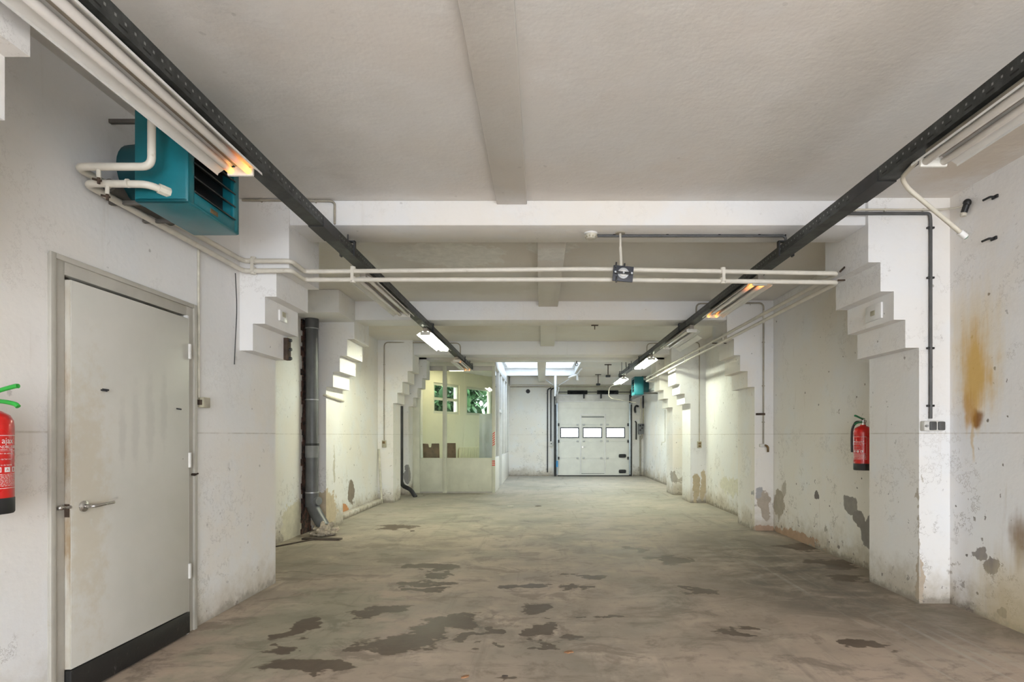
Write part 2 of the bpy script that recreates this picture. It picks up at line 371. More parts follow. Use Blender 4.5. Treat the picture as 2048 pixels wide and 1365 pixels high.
def kick_mat():
    t = NT('scuffed_black_kick_plate'); o = t.pos()
    sc = t.ramp(t.noise(t.scale(o, (20, 20, 9)), 1.0, 6, .7), .60, .72)
    c = t.mix(t.math('MULTIPLY', sc, .5), (.016,.015,.014), (.20,.19,.17))
    t.bsdf(c, .5, 0, t.bump(t.noise(o, 40, 4), .3, .004)); return t.m
m_kick = kick_mat()
def brick_mat():
    t = NT('exposed_brick'); p = t.pos()
    n = t.noise(p, 14, 6, .7)
    c = t.mix(t.ramp(n, .4, .62), (.035,.026,.022), (.17,.085,.06))
    t.bsdf(c, .95, 0, t.bump(t.noise(p, 25, 6, .7), 1.0, .03)); return t.m
m_brick = brick_mat()
def edge_mat():
    t = NT('grubby_door_edge'); p = t.pos(); z = t.sep(p)[2]
    n = t.noise(t.scale(p, (8, 8, 3)), 1.0, 6, .65)
    m = t.math('MULTIPLY', t.ramp(n, .35, .65), t.blob(p, (-2.35, 2.76, 1.15), (1, 1, .75), t.noise(p, 3, 4), .5, .5))
    c = t.mix(m, (.57,.55,.49), (.36,.27,.17))
    t.bsdf(c, .5); return t.m
m_edge = edge_mat()
def leaf_door_mat():
    t = NT('worn_door_leaf_paint'); p = t.pos()
    n = t.noise(p, 2.0, 5, .6); f = t.noise(p, 14, 6, .7)
    c = t.mix(t.ramp(n, .35, .65), (.575,.565,.515), (.615,.60,.55))
    c = t.mix(t.math('MULTIPLY', t.blob(p, (-2.335, 2.86, 1.0), (.3,.12,.55), f, .8, .6), .45), c, (.50,.43,.30))
    for (yy, zz, ry, rz) in ((3.20,1.36,.03,.20),(3.32,1.42,.035,.24),(3.10,1.33,.025,.16),(3.44,1.48,.03,.2)):
        c = t.mix(t.math('MULTIPLY', t.blob(p, (-2.335, yy, zz), (.3, ry, rz), f, .5, .5), .28), c, (.38,.37,.35))
    v = t.math('MULTIPLY', t.ramp(t.voro(p, 6), .02, .04, 1, 0), t.ramp(t.noise(p, 1.6, 2), .48, .56))
    c = t.mix(t.math('MULTIPLY', v, .7), c, (.2,.17,.13))
    t.bsdf(c, .42, 0, t.bump(t.noise(p, 5, 3), .05, .01)); return t.m
m_leaf = leaf_door_mat()
def tray_mat():
    t = NT('perforated_dark_tray'); p = t.pos(); x, y, z = t.sep(p)[:3]
    n = t.noise(p, 9, 6, .7)
    c = t.mix(t.ramp(n, .35, .68), (.030,.032,.031), (.072,.077,.074))
    fy = t.math('ABSOLUTE', t.math('SUBTRACT', t.math('FRACT', t.math('MULTIPLY', y, 20)), .5))
    zz = t.math('ABSOLUTE', t.math('SUBTRACT', z, 2.852))
    hole_light = t.math('MULTIPLY', t.ramp(fy, .08, .13, 1, 0), t.ramp(zz, .004, .007, 1, 0))
    c = t.mix(t.math('MULTIPLY', hole_light, .6), c, (.40,.41,.40))  # pale dots paint the light showing through the tray holes
    fs = t.math('ABSOLUTE', t.math('SUBTRACT', t.math('FRACT', t.math('MULTIPLY', y, 8)), .5))
    z2 = t.math('ABSOLUTE', t.math('SUBTRACT', z, 2.829))
    slots = t.math('MULTIPLY', t.ramp(fs, .16, .2, 1, 0), t.ramp(z2, .003, .005, 1, 0))
    c = t.mix(slots, c, (.005,.005,.005))
    t.bsdf(c, .5, .35); return t.m
m_tray = tray_mat()

def tube_mat(name, lit=0.0, glow=None, strength=0.0, base=(.74,.71,.67)):
    """glow = list of (end y in object space, reach) where the cathode glows orange"""
    t = NT(name)
    if lit > 0:
        e = t.n('ShaderNodeEmission'); e.inputs[0].default_value = (.95, 1.0, .78, 1); e.inputs[1].default_value = lit
        t.t.links.new(e.outputs[0], t.out.inputs[0]); return t.m
    y = t.sep(t.obj())[1]
    m = None
    for (ey, reach) in glow:
        k = t.ramp(t.math('ABSOLUTE', t.math('SUBTRACT', y, ey)), .01, reach, 1, 0)
        m = k if m is None else t.math('MAXIMUM', m, k)
    m = t.math('POWER', m, 2.0)
    t.bsdf(base, .25, emit=t.mix(m, (1.0,.16,.02), (1.0,.42,.07)), estr=t.math('MULTIPLY', m, strength)); return t.m
def glass(name, tint=(.90,.95,.90), ior=1.5, boost=1.0):
    t = NT(name)
    tr = t.n('ShaderNodeBsdfTransparent'); tr.inputs[0].default_value = (*tint, 1)
    gl = t.n('ShaderNodeBsdfGlossy'); gl.inputs['Roughness'].default_value = .015
    fr = t.n('ShaderNodeFresnel'); fr.inputs[0].default_value = ior
    mx = t.n('ShaderNodeMixShader'); t.t.links.new(t.math('MULTIPLY', t.math('MULTIPLY', fr.outputs[0], boost, True), t.math('SUBTRACT', 1.0, t.n('ShaderNodeNewGeometry').outputs['Backfacing'])), mx.inputs[0])
    t.t.links.new(tr.outputs[0], mx.inputs[1]); t.t.links.new(gl.outputs[0], mx.inputs[2])
    t.t.links.new(mx.outputs[0], t.out.inputs[0]); return t.m
m_glass = glass('partition_glass', (.93,.955,.92), 1.5, 1.4)
m_pane = glass('clear_pane', (.95,.97,.97), 1.45)
m_sky = glass('dimmed_skylight_glass', (.40,.43,.46), 1.45)  # grey tint added to cut the daylight coming through
def leafmat():
    t = NT('tree_leaves'); o = t.pos(); n = t.noise(o, 3, 3)
    c = t.mix(t.ramp(n, .35, .65), (.02,.07,.025), (.10,.20,.09))
    b = t.bsdf(c, .5)
    tl = t.n('ShaderNodeBsdfTranslucent'); t.set(tl.inputs[0], c)
    mx = t.n('ShaderNodeMixShader'); mx.inputs[0].default_value = .35
    t.t.links.new(b.outputs[0], mx.inputs[1]); t.t.links.new(tl.outputs[0], mx.inputs[2]); t.t.links.new(mx.outputs[0], t.out.inputs[0])
    return t.m
m_foliage = leafmat()

# ================================================================== ROOM
ZC = 3.18
XR = 3.2
XL = -3.2
XN = -2.375                 # face of the thick wall beside the camera
struct(MB().box(-3.9, 3.6, -4.3, 19.6, -.15, 0), 'floor', m_floor)
# ceiling with the rooflight opening
SX0, SX1, SY0, SY1 = -1.12, 1.02, 13.3, 16.9
mb = MB()
mb.prism([(-3.9,-4.3),(3.6,-4.3),(3.6,SY0),(-3.9,SY0)], 'z', ZC, ZC+.16)
mb.prism([(-3.5,SY0),(SX0,SY0),(SX0,18.3),(-1.3,18.55),(-3.5,14.8)], 'z', ZC, ZC+.16)
mb.box(SX1, 3.6, SY0, SY1, ZC, ZC+.16); mb.box(SX0, 3.6, SY1, 18.4, ZC, ZC+.16)
struct(mb, 'ceiling', m_ceil)
# walls
mb = MB()
DY0, DY1, DZ = 2.70, 3.765, 2.165
mb.box(-2.75, XN, -4.3, DY0, 0, ZC); mb.box(-2.75, XN, DY1, 4.97, 0, ZC); mb.box(-2.75, XN, DY0, DY1, DZ, ZC)
mb.box(-2.75, -2.68, DY0, DY1, 0, DZ)      # unseen panel added behind the door to keep its gaps dark
mb.box(-3.5, -2.75, 4.5, 4.97, 0, ZC)
struct(mb, 'wall_left', m_left)
struct(MB().box(-3.5, XL, 4.97, 15.0, 0, ZC), 'wall_left_recess', m_leftfar)
XF = 3.3
struct(MB().prism([(XR,-4.3),(3.6,-4.3),(3.6,18.3),(XF,18.3),(XF,12.6),(XR,12.6)], 'z', 0, ZC), 'wall_right', m_right)
GX0, GX1, GZ = .46, 2.86, 2.66
mb = MB()
mb.box(-1.3, GX0, 18.0, 18.3, 0, ZC); mb.box(GX1, XF, 18.0, 18.3, 0, ZC); mb.box(GX0, GX1, 18.0, 18.3, GZ, ZC)
struct(mb, 'wall_far', m_pil)
struct(MB().box(-1.0, XF, 17.72, 18.0, 2.93, ZC), 'trim_1', m_beam)
# end wall behind the photographer with its wide open doorway
mb = MB()
mb.box(-3.5, -1.25, -4.3, -4.0, 0, ZC); mb.box(2.95, 3.5, -4.3, -4.0, 0, ZC); mb.box(-1.25, 2.95, -4.3, -4.0, 2.62, ZC)
struct(mb, 'wall_behind', m_left)

# beams across
for k, (y0, y1, zb) in enumerate(((4.40, 4.80, 2.98), (7.71, 8.13, 2.915), (11.0, 11.41, 2.912), (12.30, 12.70, 2.985))):
    struct(MB().box(XL, XR, y0, y1, zb, ZC, .012), 'beam', m_beam, smooth=30)
# shallow ribs along the room
for (x0, x1, y0, y1, zb) in ((-.353, -.114, -4.0, 4.40, 3.143), (-.04, .228, 4.80, 7.71, 3.10), (-.02, .25, 8.13, 11.0, 3.075), (-.10, .11, 12.70, 17.72, 3.005)):
    struct(MB().box(x0, x1, y0, y1, zb, ZC+.02, .008), 'ceiling_rib', m_ceil, smooth=30)
# stepped pilasters
def pilaster(side, y0, y1, wall, shaft, steps, zs, zo=0.0):
    mb = MB(); w = abs(wall)
    pl = [(w, 0), (shaft, 0), (shaft, zs[0]+zo)] if w-shaft > .005 else [(w, zs[0]+zo)]
    for i, x in enumerate(steps):
        pl += [(x, zs[i]+zo), (x, zs[i+1]+zo if i+1 < len(zs) else ZC)]
    pl.append((w, ZC))
    mb.prism([(side*a, b) for a, b in pl], 'y', y0, y1)
    return struct(mb, 'pilaster', m_pil, smooth=30)
pilaster(1, 4.36, 5.02, 3.22, 2.958, (2.850, 2.760, 2.656, 2.560), (2.005, 2.225, 2.447, 2.675))
pilaster(1, 7.68, 8.33, 3.22, 2.940, (2.845, 2.741, 2.656, 2.560), (1.985, 2.205, 2.425, 2.65))
pilaster(1, 10.84, 11.47, 3.22, 2.900, (2.790, 2.695, 2.610, 2.53), (1.935, 2.13, 2.32, 2.64))
pilaster(1, 12.30, 12.90, 3.32, 2.900, (2.800, 2.700, 2.610, 2.53), (1.935, 2.13, 2.32, 2.64))
pilaster(-1, 4.38, 4.97, 2.40, 2.40, (2.272, 2.176, 2.086, 1.987), (1.987, 2.198, 2.411, 2.62))
pilaster(-1, 1.35, 1.97, 2.40, 2.40, (2.09, 2.00, 1.90, 1.81), (1.99, 2.215, 2.435, 2.66))
pilaster(-1, 7.70, 8.35, 3.22, 2.98, (2.885, 2.790, 2.690, 2.590), (1.99, 2.20, 2.42, 2.65))
pilaster(-1, 10.88, 11.45, 3.22, 2.90, (2.820, 2.720, 2.617, 2.520), (1.945, 2.15, 2.36, 2.575))
pilaster(-1, 12.30, 12.66, 3.22, 2.94, (2.84, 2.74, 2.64, 2.54), (1.955, 2.15, 2.36, 2.575))
# boxed duct the drain runs into, chase of bare brick beside it, low kerb
struct(MB().box(XL, -2.58, 7.09, 7.71, 2.885, ZC, .012), 'trim_2', m_beam, smooth=30)
mb = MB()
zz = 0.0
while zz < 2.86:
    h = random.uniform(.05, .11); w = random.uniform(.045, .085)
    mb.box(XL-.01, XL+random.uniform(.006, .022), 7.42+random.uniform(-.035, .03), 7.71, zz, min(2.88, zz+h)); zz += h
struct(mb, 'trim_3', m_brick)
struct(MB().box(XL, -3.08, 8.35, 10.88, 0, .085, .015), 'baseboard_left', m_pil, smooth=30)

# ================================================================== OFFICE
OX, OY = -1.06, 12.72
pt = thing('office_partition', 'pale green glazed office partition with solid lower panels, left of the garage door', 'partition', (OX, OY, 0), kind='structure')
SILL = .80
MB().box(-2.94, -2.78, OY-.02, OY+.06, 0, 2.90, .004).build('frame_post', m_partition, pt)
MB().box(-2.255, -2.165, OY-.03, OY+.05, 0, 2.90, .006).build('frame_post', m_partition, pt)
MB().box(-1.13, OX, OY-.02, OY+.06, 0, 2.98, .004).build('frame_post', m_partition, pt)
MB().box(-2.94, OX, OY-.03, OY+.07, 2.90, 2.985, .006).build('frame_header', m_partition, pt)
MB().box(-2.78, -1.13, OY-.005, OY+.045, 2.80, 2.90, .004).build('frame_rail', m_frame, pt)
MB().box(-2.78, -2.255, OY-.01, OY+.03, .03, SILL, .004).build('lower_panel', m_partition, pt)
MB().box(-2.165, -1.13, OY-.01, OY+.03, .03, SILL, .004).build('lower_panel', m_partition, pt)
MB().box(-2.94, -1.06, OY, OY+.04, 0, .03).build('bottom_rail', m_frame, pt)
MB().box(-2.78, -2.255, OY+.012, OY+.020, SILL, 2.80).build('glass_pane', m_glass, pt)
MB().box(-2.165, -1.765, OY+.012, OY+.020, SILL, 2.80).build('glass_pane', m_glass, pt)
MB().box(-1.759, -1.13, OY+.012, OY+.020, SILL, 2.80).build('glass_pane', m_glass, pt)
# chevron and bar tapes on the corner post
st = None
mb = MB()
for k in range(6):
    z0 = 1.07 + k*.052
    mb.prism([(-1.118, z0), (-1.062, z0+.045), (-1.062, z0+.070), (-1.118, z0+.025)], 'y', OY-.0225, OY-.0205)
o = mb.build('warning_tape', m_sticker, pt, 0); o['label'] = 'red and white slanted warning stripes'
mb = MB()
for k in range(3): mb.box(-1.128, -1.060, OY-.0225, OY-.0205, .625+k*.046, .648+k*.046)
o = mb.build('warning_tape', m_sticker, pt, 0); o['label'] = 'red and white horizontal warning bars'
# side wall of the office
sd = thing('office_side_wall', 'white glazed side of the office running back to the far wall', 'partition', (OX, 13.9, 0), kind='structure')
YA, YB = 13.93, 14.78       # door opening
x0, x1 = OX-.07, OX
def seg(y0, y1, z0, z1, nm, m, dx=0.0): return MB().box(x0-dx, x1+dx, y0, y1, z0, z1, .004).build(nm, m, sd)
seg(OY+.06, YA-.05, 0, SILL, 'lower_panel', m_white); seg(YB+.06, 18.0, 0, SILL-.02, 'lower_panel', m_white)
seg(OY+.06, 18.0, 2.90, ZC, 'frame_header', m_white, .01)
for (a, b) in ((YA-.06, YA), (YB, YB+.07), (15.9, 15.97), (16.9, 16.97), (17.9, 18.0)): seg(a, b, 0 if b < 15 else SILL, 2.90, 'frame_post', m_white, .01)
seg(YA, YB, 1.90, 1.97, 'frame_rail', m_white, .01)
for (a, b, z0) in ((OY+.06, YA-.06, SILL), (YA, YB, 1.97), (YB+.07, 15.9, SILL), (15.97, 16.9, SILL), (16.97, 17.9, SILL)):
    MB().box(OX-.04, OX-.032, a, b, z0, 2.90).build('glass_pane', m_glass, sd)
# office door, standing ajar into the office
od = thing('door_2', 'pale blue office door standing ajar behind the partition glass', 'door', (OX-.04, YA+.01, 0), math.radians(37), kind='structure')
MB().box(-.04, 0, 0, .83, .01, 1.87, .004).build('door_leaf', m_bluedoor, od, world=False)
MB().tube([(.0,.76,.95),(.05,.76,.95),(.05,.65,.95)], .010, 10, .012).build('door_handle', m_darkmetal, od, world=False)
# skewed outer wall with two windows
A0 = Vector((-3.0, 15.4, 0)); dv = Vector((.505, .863, 0)).normalized(); nv = Vector((dv.y, -dv.x, 0))
MO = Matrix((( dv.x, -nv.x, 0, A0.x), (dv.y, -nv.y, 0, A0.y), (0, 0, 1, 0), (0, 0, 0, 1)))   # local x along the wall, local y outwards
W1, W2, WZ0, WZ1 = (.02, 1.156), (1.488, 2.83), 1.93, 2.79
mb = MB()
for (a, b, c, d) in ((-1.0, W1[0], 0, ZC), (W1[1], W2[0], 0, ZC), (W2[1], 4.2, 0, ZC), (W1[0], W1[1], 0, WZ0), (W1[0], W1[1], WZ1, ZC), (W2[0], W2[1], 0, WZ0), (W2[0], W2[1], WZ1, ZC)):
    mb.box(a, b, 0, .22, c, d, M=MO)
struct(mb, 'wall_office', m_office)
for i, (w, tr) in enumerate(((W1, True), (W2, False))):
    wn = thing('window_%d' % (i+1), ('left office window with a low transom, leaves behind it', 'right office window without transom, dark leaves behind it')[i], 'window', A0 + dv*(w[0]+w[1])/2 + Vector((0,0,WZ0)), kind='structure')
    mb = MB(); f = .07
    mb.box(w[0], w[0]+f, .03, .10, WZ0, WZ1, M=MO).box(w[1]-f, w[1], .03, .10, WZ0, WZ1, M=MO)
    mb.box(w[0]+f, w[1]-f, .03, .10, WZ0, WZ0+f, M=MO).box(w[0]+f, w[1]-f, .03, .10, WZ1-f, WZ1, M=MO)
    if tr: mb.box(w[0]+f, w[1]-f, .03, .10, WZ0+.38, WZ0+.45, M=MO)
    mb.build('window_frame', m_partition, wn, 0)
    MB().box(w[0]+f, w[1]-f, .06, .066, WZ0+f, WZ1-f, M=MO).build('glass_pane', m_pane, wn, 0)
# radiator under the windows
rd = thing('radiator', 'cream panel radiator under the office windows', 'radiator', A0 + dv*1.6 - nv*-.0 + Vector((0,0,.3)))
mb = MB()
for k in range(19): mb.box(1.08+k*.058, 1.08+k*.058+.04, -.10, -.045, .32, .95, .008, M=MO)
mb.box(1.06, 2.18, -.085, -.055, .31, .96, .005, M=MO)
mb.build('radiator_panel', m_rad, rd)
for u in (1.3, 1.9): MB().box(u, u+.04, -.06, -.002, .3, .9, M=MO).build('wall_bracket', m_rad, rd)
MB().tube([MO @ Vector((1.02, -.07, .40)), MO @ Vector((1.02, -.07, .0))], .012).build('supply_pipe', m_rad, rd)
# boards leaning behind the glass
def board(xa, xb, zt, notch, lab):
    mb = MB()
    Mt = Matrix.Translation((0, OY+.29, 0)) @ Matrix.Rotation(math.radians(9), 4, 'X')
    pl = [(xa, .0), (xb, .0), (xb, zt)]
    if notch:
        xm = xa+(xb-xa)*notch; pl += [(xm+.035, zt), (xm+.02, zt-.09), (xm-.03, zt-.09), (xm-.045, zt-.01)]
    pl += [(xa, zt)]
    mb.prism(pl, 'y', 0, .018, M=Mt)
    return single(mb, 'wooden_board', m_wood, lab, 'board', 'boards leaning inside the office')
board(-2.74, -2.36, 1.14, .45, 'notched brown board leaning behind the left partition pane')
board(-2.20, -1.98, 1.15, 0, 'narrow brown board leaning behind the right partition pane')
# office ceiling lamp
ol = thing('ceiling_lamp', 'flat lit ceiling lamp inside the glazed office', 'lamp', (-2.35, 14.9, ZC-.09))
MB().box(-2.57, -2.13, 14.35, 15.45, ZC-.05, ZC, .01).build('lamp_housing', m_white, ol)
t = NT('lit_diffuser'); e = t.n('ShaderNodeEmission'); e.inputs[0].default_value = (1, .93, .66, 1); e.inputs[1].default_value = 9.0
t.t.links.new(e.outputs[0], t.out.inputs[0]); m_diff = t.m
MB().box(-2.55, -2.15, 14.37, 15.43, ZC-.085, ZC-.05, .01).build('lamp_diffuser', m_diff, ol)
# tree outside
mb = MB()
for k in range(9500):
    u = random.uniform(-1.2, 4.6); w = random.uniform(1.0, 2.6); z = random.uniform(.9, 4.6)
    if random.random() < .12+.2*math.sin(u*3)+.15*math.sin(z*4+u): continue
    c = MO @ Vector((u, w, z)); s = random.uniform(.08, .17)
    R = Matrix.Rotation(random.uniform(0, 2*PI), 3, 'Z') @ Matrix.Rotation(random.uniform(-1.2, 1.2), 3, 'X')
    P = [c + R @ Vector(q) for q in ((0,-s*1.5,0),(s*.7,-s*.2,.008),(0,s*1.6,0),(-s*.7,-s*.2,.008))]
    mb.quad(*P)
tr = thing('tree', 'leafy green tree outside, seen through the office windows', 'tree', MO @ Vector((1.7, 1.9, 0)))
mb.build('tree_foliage', m_foliage, tr, 0)
mb = MB()
for (u, w, a, b) in ((1.7,1.9,0,3.4),(.5,2.1,0,3.0),(2.9,2.2,0,3.2)):
    mb.tube([MO @ Vector((1.7, 1.9, 0)), MO @ Vector(((u+1.7)/2, w, 1.4)), MO @ Vector((u, w, b))], .07, 8, .2, r2=.02)
mb.build('tree_trunk', m_darkwood, tr)

# ================================================================== ROOFLIGHT
sk = thing('window_3', 'bright rooflight with white frame in the ceiling before the garage door', 'window', ((SX0+SX1)/2, (SY0+SY1)/2, ZC), kind='structure')
mb = MB()
mb.box(SX0-.04, SX0+.02, SY0-.04, SY1+.04, ZC+.002, ZC+.32).box(SX1-.02, SX1+.04, SY0-.04, SY1+.04, ZC+.002, ZC+.32)
mb.box(SX0+.02, SX1-.02, SY1-.02, SY1+.04, ZC+.002, ZC+.32).box(SX0+.02, SX1-.02, SY0-.04, SY0+.02, ZC+.002, ZC+.32)
mb.build('upstand', m_white, sk, 0)
mb = MB()
mb.box(SX0+.02, SX1-.02, SY1-.10, SY1-.02, ZC+.17, ZC+.23).box(SX0+.02, SX0+.09, SY0+.02, SY1-.1, ZC+.20, ZC+.26).box(SX1-.09, SX1-.02, SY0+.02, SY1-.1, ZC+.20, ZC+.26)
mb.build('glazing_frame', m_white, sk, 0)
MB().box(SX0-.03, SX1+.03, SY0-.03, SY1+.03, ZC+.325, ZC+.335).build('glass_pane', m_sky, sk, 0)
mb = MB().box(SX0-.05, SX1+.14, SY1-.06, SY1, ZC-.055, ZC, .004)
mb.build('edge_bar', m_white, sk, 0)

# ================================================================== GARAGE DOOR
gd = thing('door_3', 'white sectional garage door with three small windows and a wicket door', 'garage door', (1.66, 17.95, 0), kind='structure')
YG = 17.90
DX0, DX1 = .515, 2.815
seams = [.03, .58, 1.127, 1.658, 2.188, 2.395]
wins = ((.611, 1.198), (1.335, 1.939), (2.074, 2.679))
for k in range(len(seams)-1):
    z0, z1 = seams[k], seams[k+1]
    mb = MB()
    if k == 2:
        wz0, wz1 = 1.24, 1.561
        mb.box(DX0, DX1, YG, YG+.045, z0, wz0); mb.box(DX0, DX1, YG, YG+.045, wz1, z1)
        xs = [DX0] + [v for w in wins for v in w] + [DX1]
        for i in range(0, len(xs), 2): mb.box(xs[i], xs[i+1], YG, YG+.045, wz0, wz1)
    else: mb.box(DX0, DX1, YG, YG+.045, z0, z1, .005)
    mb.build('door_panel', m_garage, gd, 20)
mb = MB().box(DX0-.03, DX1+.03, YG+.02, YG+.06, 2.38, 2.62).build('top_panel', m_whitedirty, gd)
MB().box(DX0, DX1, YG-.01, YG+.02, 2.585, 2.615, .004).build('top_rail', m_white, gd)
MB().box(DX0, DX1, YG-.02, YG+.02, 2.385, 2.425, .006).build('top_rail', m_white, gd)
MB().box(DX0, DX1, YG-.02, YG+.05, .0, .03).build('bottom_seal', m_black, gd)
for (a, b) in wins:
    mb = MB(); f = .025
    mb.box(a-.01, b+.01, YG-.012, YG+.05, 1.24-.01, 1.24+f).box(a-.01, b+.01, YG-.012, YG+.05, 1.561-f, 1.571)
    mb.box(a-.01, a+f, YG-.012, YG+.05, 1.24+f, 1.561-f).box(b-f, b+.01, YG-.012, YG+.05, 1.24+f, 1.561-f)
    fo = mb.build('window_frame', m_gframe, gd, 0)
    MB().box(a+f, b-f, YG+.015, YG+.025, 1.24+f, 1.561-f).build('window_pane', m_pane, fo, 0)
mb = MB(); a, b, zt = 1.27, 2.034, 1.963
mb.box(a-.03, a+.012, YG-.025, YG, .06, zt+.03, .004).box(b-.012, b+.03, YG-.025, YG, .06, zt+.03, .004).box(a+.012, b-.012, YG-.025, YG, zt-.012, zt+.03, .004)
mb.build('wicket_frame', m_white, gd)
MB().box(a+.012, b-.012, YG-.006, YG, .085, .095).box(a+.02, b-.02, YG-.010, YG, zt-.07, zt-.045).build('wicket_gap', m_gframe, gd)
hd = MB().tube([(a+.06, YG, .94), (a+.06, YG-.05, .94), (a+.16, YG-.05, .94)], .010, 8, .01).lathe([(.03,0),(.03,.01)], (a+.06, YG-.01, .94), 'y', 12).build('wicket_handle', m_nickel, gd)
for z in (.58, 1.127, 1.658):
    for x in (a-.11, a+.09, b-.11, b+.09):
        MB().box(x-.035, x+.035, YG-.03, YG, z-.025, z+.025, .006).build('hinge', m_steel, gd)
    for x in (DX0+.01, DX1-.01):
        MB().box(x-.05, x+.05, YG-.06, YG, z-.045, z+.045, .006).build('roller_bracket', m_darkmetal, gd)
for z in (.60, .10):
    MB().box(2.485, 2.717, YG-.012, YG, z, z+.11, .03).build('floor_vent', m_black, gd)
for x in (1.02, 1.54, 2.06):
    MB().lathe([(.018,-.012),(.018,0)], (x, YG, 2.188), 'y', 10).build('bolt_cap', m_white, gd)
# tracks, springs and hangers
tk = thing('door_track', 'dark steel lifting track and springs round the garage door', 'door track', (1.66, 17.85, 0), kind='structure')
for s_, x in ((-1, .455), (1, 2.875)):
    MB().box(x-.055, x+.03, YG-.05, YG+.08, 0, 2.62, .004).build('side_rail', m_darkmetal, tk)
    MB().box(min(x-s_*.10, x+s_*.06), max(x-s_*.10, x+s_*.06), YG+.047, YG+.095, 0, 2.66).build('leak_filler', m_garage, tk)  # added strip that blocks daylight leaking past the panel edge
    MB().box(x-s_*.045-.025, x-s_*.045+.025, YG-.09, YG-.05, .06, 2.35, .006).build('guide_channel', m_blueframe, tk)
    MB().tube([(x, YG-.06, 2.30), (x, YG-.06, 2.50), (x, 17.5, 2.512), (x+.02*s_, 14.0, 2.515)], .022, 8, .25).build('horizontal_rail', m_steel, tk)
    if s_ > 0: MB().box(x-.02, x+.05, 14.0, 17.7, 2.465, 2.545, .004).build('rail_stiffener', m_pvclight, tk)
MB().tube([(.43, 17.82, 2.70), (2.90, 17.82, 2.70)], .014, 10).build('spring_shaft', m_darkmetal, tk)
for xa, xb in ((.83, 1.47), (1.78, 2.46)):
    prof = []; n = 60
    for i in range(n+1): prof.append((.055 + (.012 if i % 2 else 0), xa+(xb-xa)*i/n))
    MB().lathe(prof, (0, 17.82, 2.695), 'x', 16).build('torsion_spring', m_black, tk)
for x in (1.36, 1.91): MB().box(x-.02, x+.02, 17.80, 17.93, 2.50, 2.68, .004).build('shaft_bracket', m_darkmetal, tk)
for x in (.45, 2.88): MB().lathe([(.07,-.04),(.09,-.03),(.09,.03),(.07,.04)], (x, 17.82, 2.70), 'x', 18).build('cable_drum', m_darkmetal, tk)
MB().box(.40, 2.92, 17.93, 18.0, 2.60, 2.93, .004).build('lintel_board', m_partition, tk)
MB().box(.40, 2.92, 17.90, 17.93, 2.60, 2.64, .002).build('lintel_rail', m_white, tk)
o = MB().box(.468, .53, YG-.095, YG-.092, .30, .50).build('sticker', simple('blue_sticker', (.05,.30,.62), .5), tk); o['label'] = 'small blue sticker on the left rail'
# white steel stay hanging from the rooflight bar
hs = thing('track_stay', 'white steel stay hanging from the rooflight edge towards the garage door', 'bracket', (.43, 16.87, 2.52))
MB().box(.385, .455, 16.84, 16.90, 2.50, ZC-.06, .004).build('stay_post', m_white, hs)
for q in ((.12, 2.96), (.86, 2.98)): MB().tube([(.44, 16.85, 2.78), (q[0], 16.85, q[1]+.05)], .006, 6).build('stay_wire', m_steel, hs)
hs2 = thing('track_bracket', 'white triangular steel bracket at the right end of the rooflight', 'bracket', (1.06, 16.6, 3.0))
MB().box(1.05, 1.11, 16.7, 16.76, 2.97, 3.176, .004).build('bracket_post', m_white, hs2)
MB().tube([(1.07, 16.73, 3.14), (.82, 16.80, 3.06)], .025, 6).build('bracket_stay', m_white, hs2)
MB().tube([(1.08, 16.73, 3.15), (1.10, 15.3, 3.15)], .028, 6).build('bracket_arm', m_white, hs2)

# ================================================================== DOOR 1 (left)
d1 = thing('door_1', 'worn off-white door with black kick plate in the left wall', 'door', (-2.36, (DY0+DY1)/2, 0), kind='structure')
mb = MB(); fx0, fx1 = -2.47, -2.36
mb.box(fx0, fx1, 2.675, 2.755, 0, 2.195, .004).box(fx0, fx1, 3.70, 3.79, 0, 2.195, .004).box(fx0, fx1, 2.755, 3.70, 2.115, 2.195, .004)
mb.box(-2.362, -2.348, 2.665, 2.695, 0, 2.205, .003).box(-2.362, -2.348, 3.765, 3.80, 0, 2.205, .003).box(-2.362, -2.348, 2.695, 3.765, 2.178, 2.205, .003)
mb.build('door_frame', m_frame, d1)
mb = MB().box(-2.372, -2.345, 3.685, 3.705, 0, 2.115, .003)
mb.build('door_stop', m_white, d1)
MB().box(-2.465, -2.42, 2.752, 3.70, 2.05, 2.118, .003).build('door_stop', m_frame, d1)
lf = MB().box(-2.374, -2.334, 2.760, 3.682, .155, 2.092, .003).build('door_leaf', m_leaf, d1)
MB().box(-2.372, -2.336, 2.7575, 2.7605, .158, 2.09).build('leaf_edge', m_edge, d1)
MB().box(-2.374, -2.330, 2.757, 3.69, .012, .150, .003).build('kick_plate', m_kick, d1)
hy, hz = 2.835, .958
hn = MB().lathe([(.028,0),(.028,.008),(.02,.014),(.011,.016)], (-2.334, hy, hz), 'x', 24).tube([(-2.325, hy, hz), (-2.278, hy, hz), (-2.272, hy+.035, hz+.002), (-2.274, hy+.125, hz+.006)], .0095, 14, .02, r2=.008).build('door_handle', m_nickel, d1)
MB().tube([(-2.336, 2.762, hz+.005), (-2.345, 2.735, hz+.004), (-2.345, 2.715, hz+.006)], .0075, 10, .01).sphere((-2.345, 2.712, hz+.007), .013).build('latch_bolt', m_nickel, d1)
MB().box(-2.372, -2.338, 2.7535, 2.7565, hz-.045, hz+.02).build('lock_plate', m_rust, d1)
for z in (1.875, 1.155, .42):
    MB().lathe([(.011,-.05),(.013,-.048),(.013,.048),(.011,.05)], (-2.336, 3.690, z), 'z', 12).build('hinge', m_whitedirty, d1)
MB().tube([(-2.36, 3.755, 1.055), (-2.335, 3.755, 1.055)], .008, 8).tube([(-2.336, 3.74, 1.05), (-2.330, 3.775, 1.06)], .006, 8).build('hook', m_rust, d1)
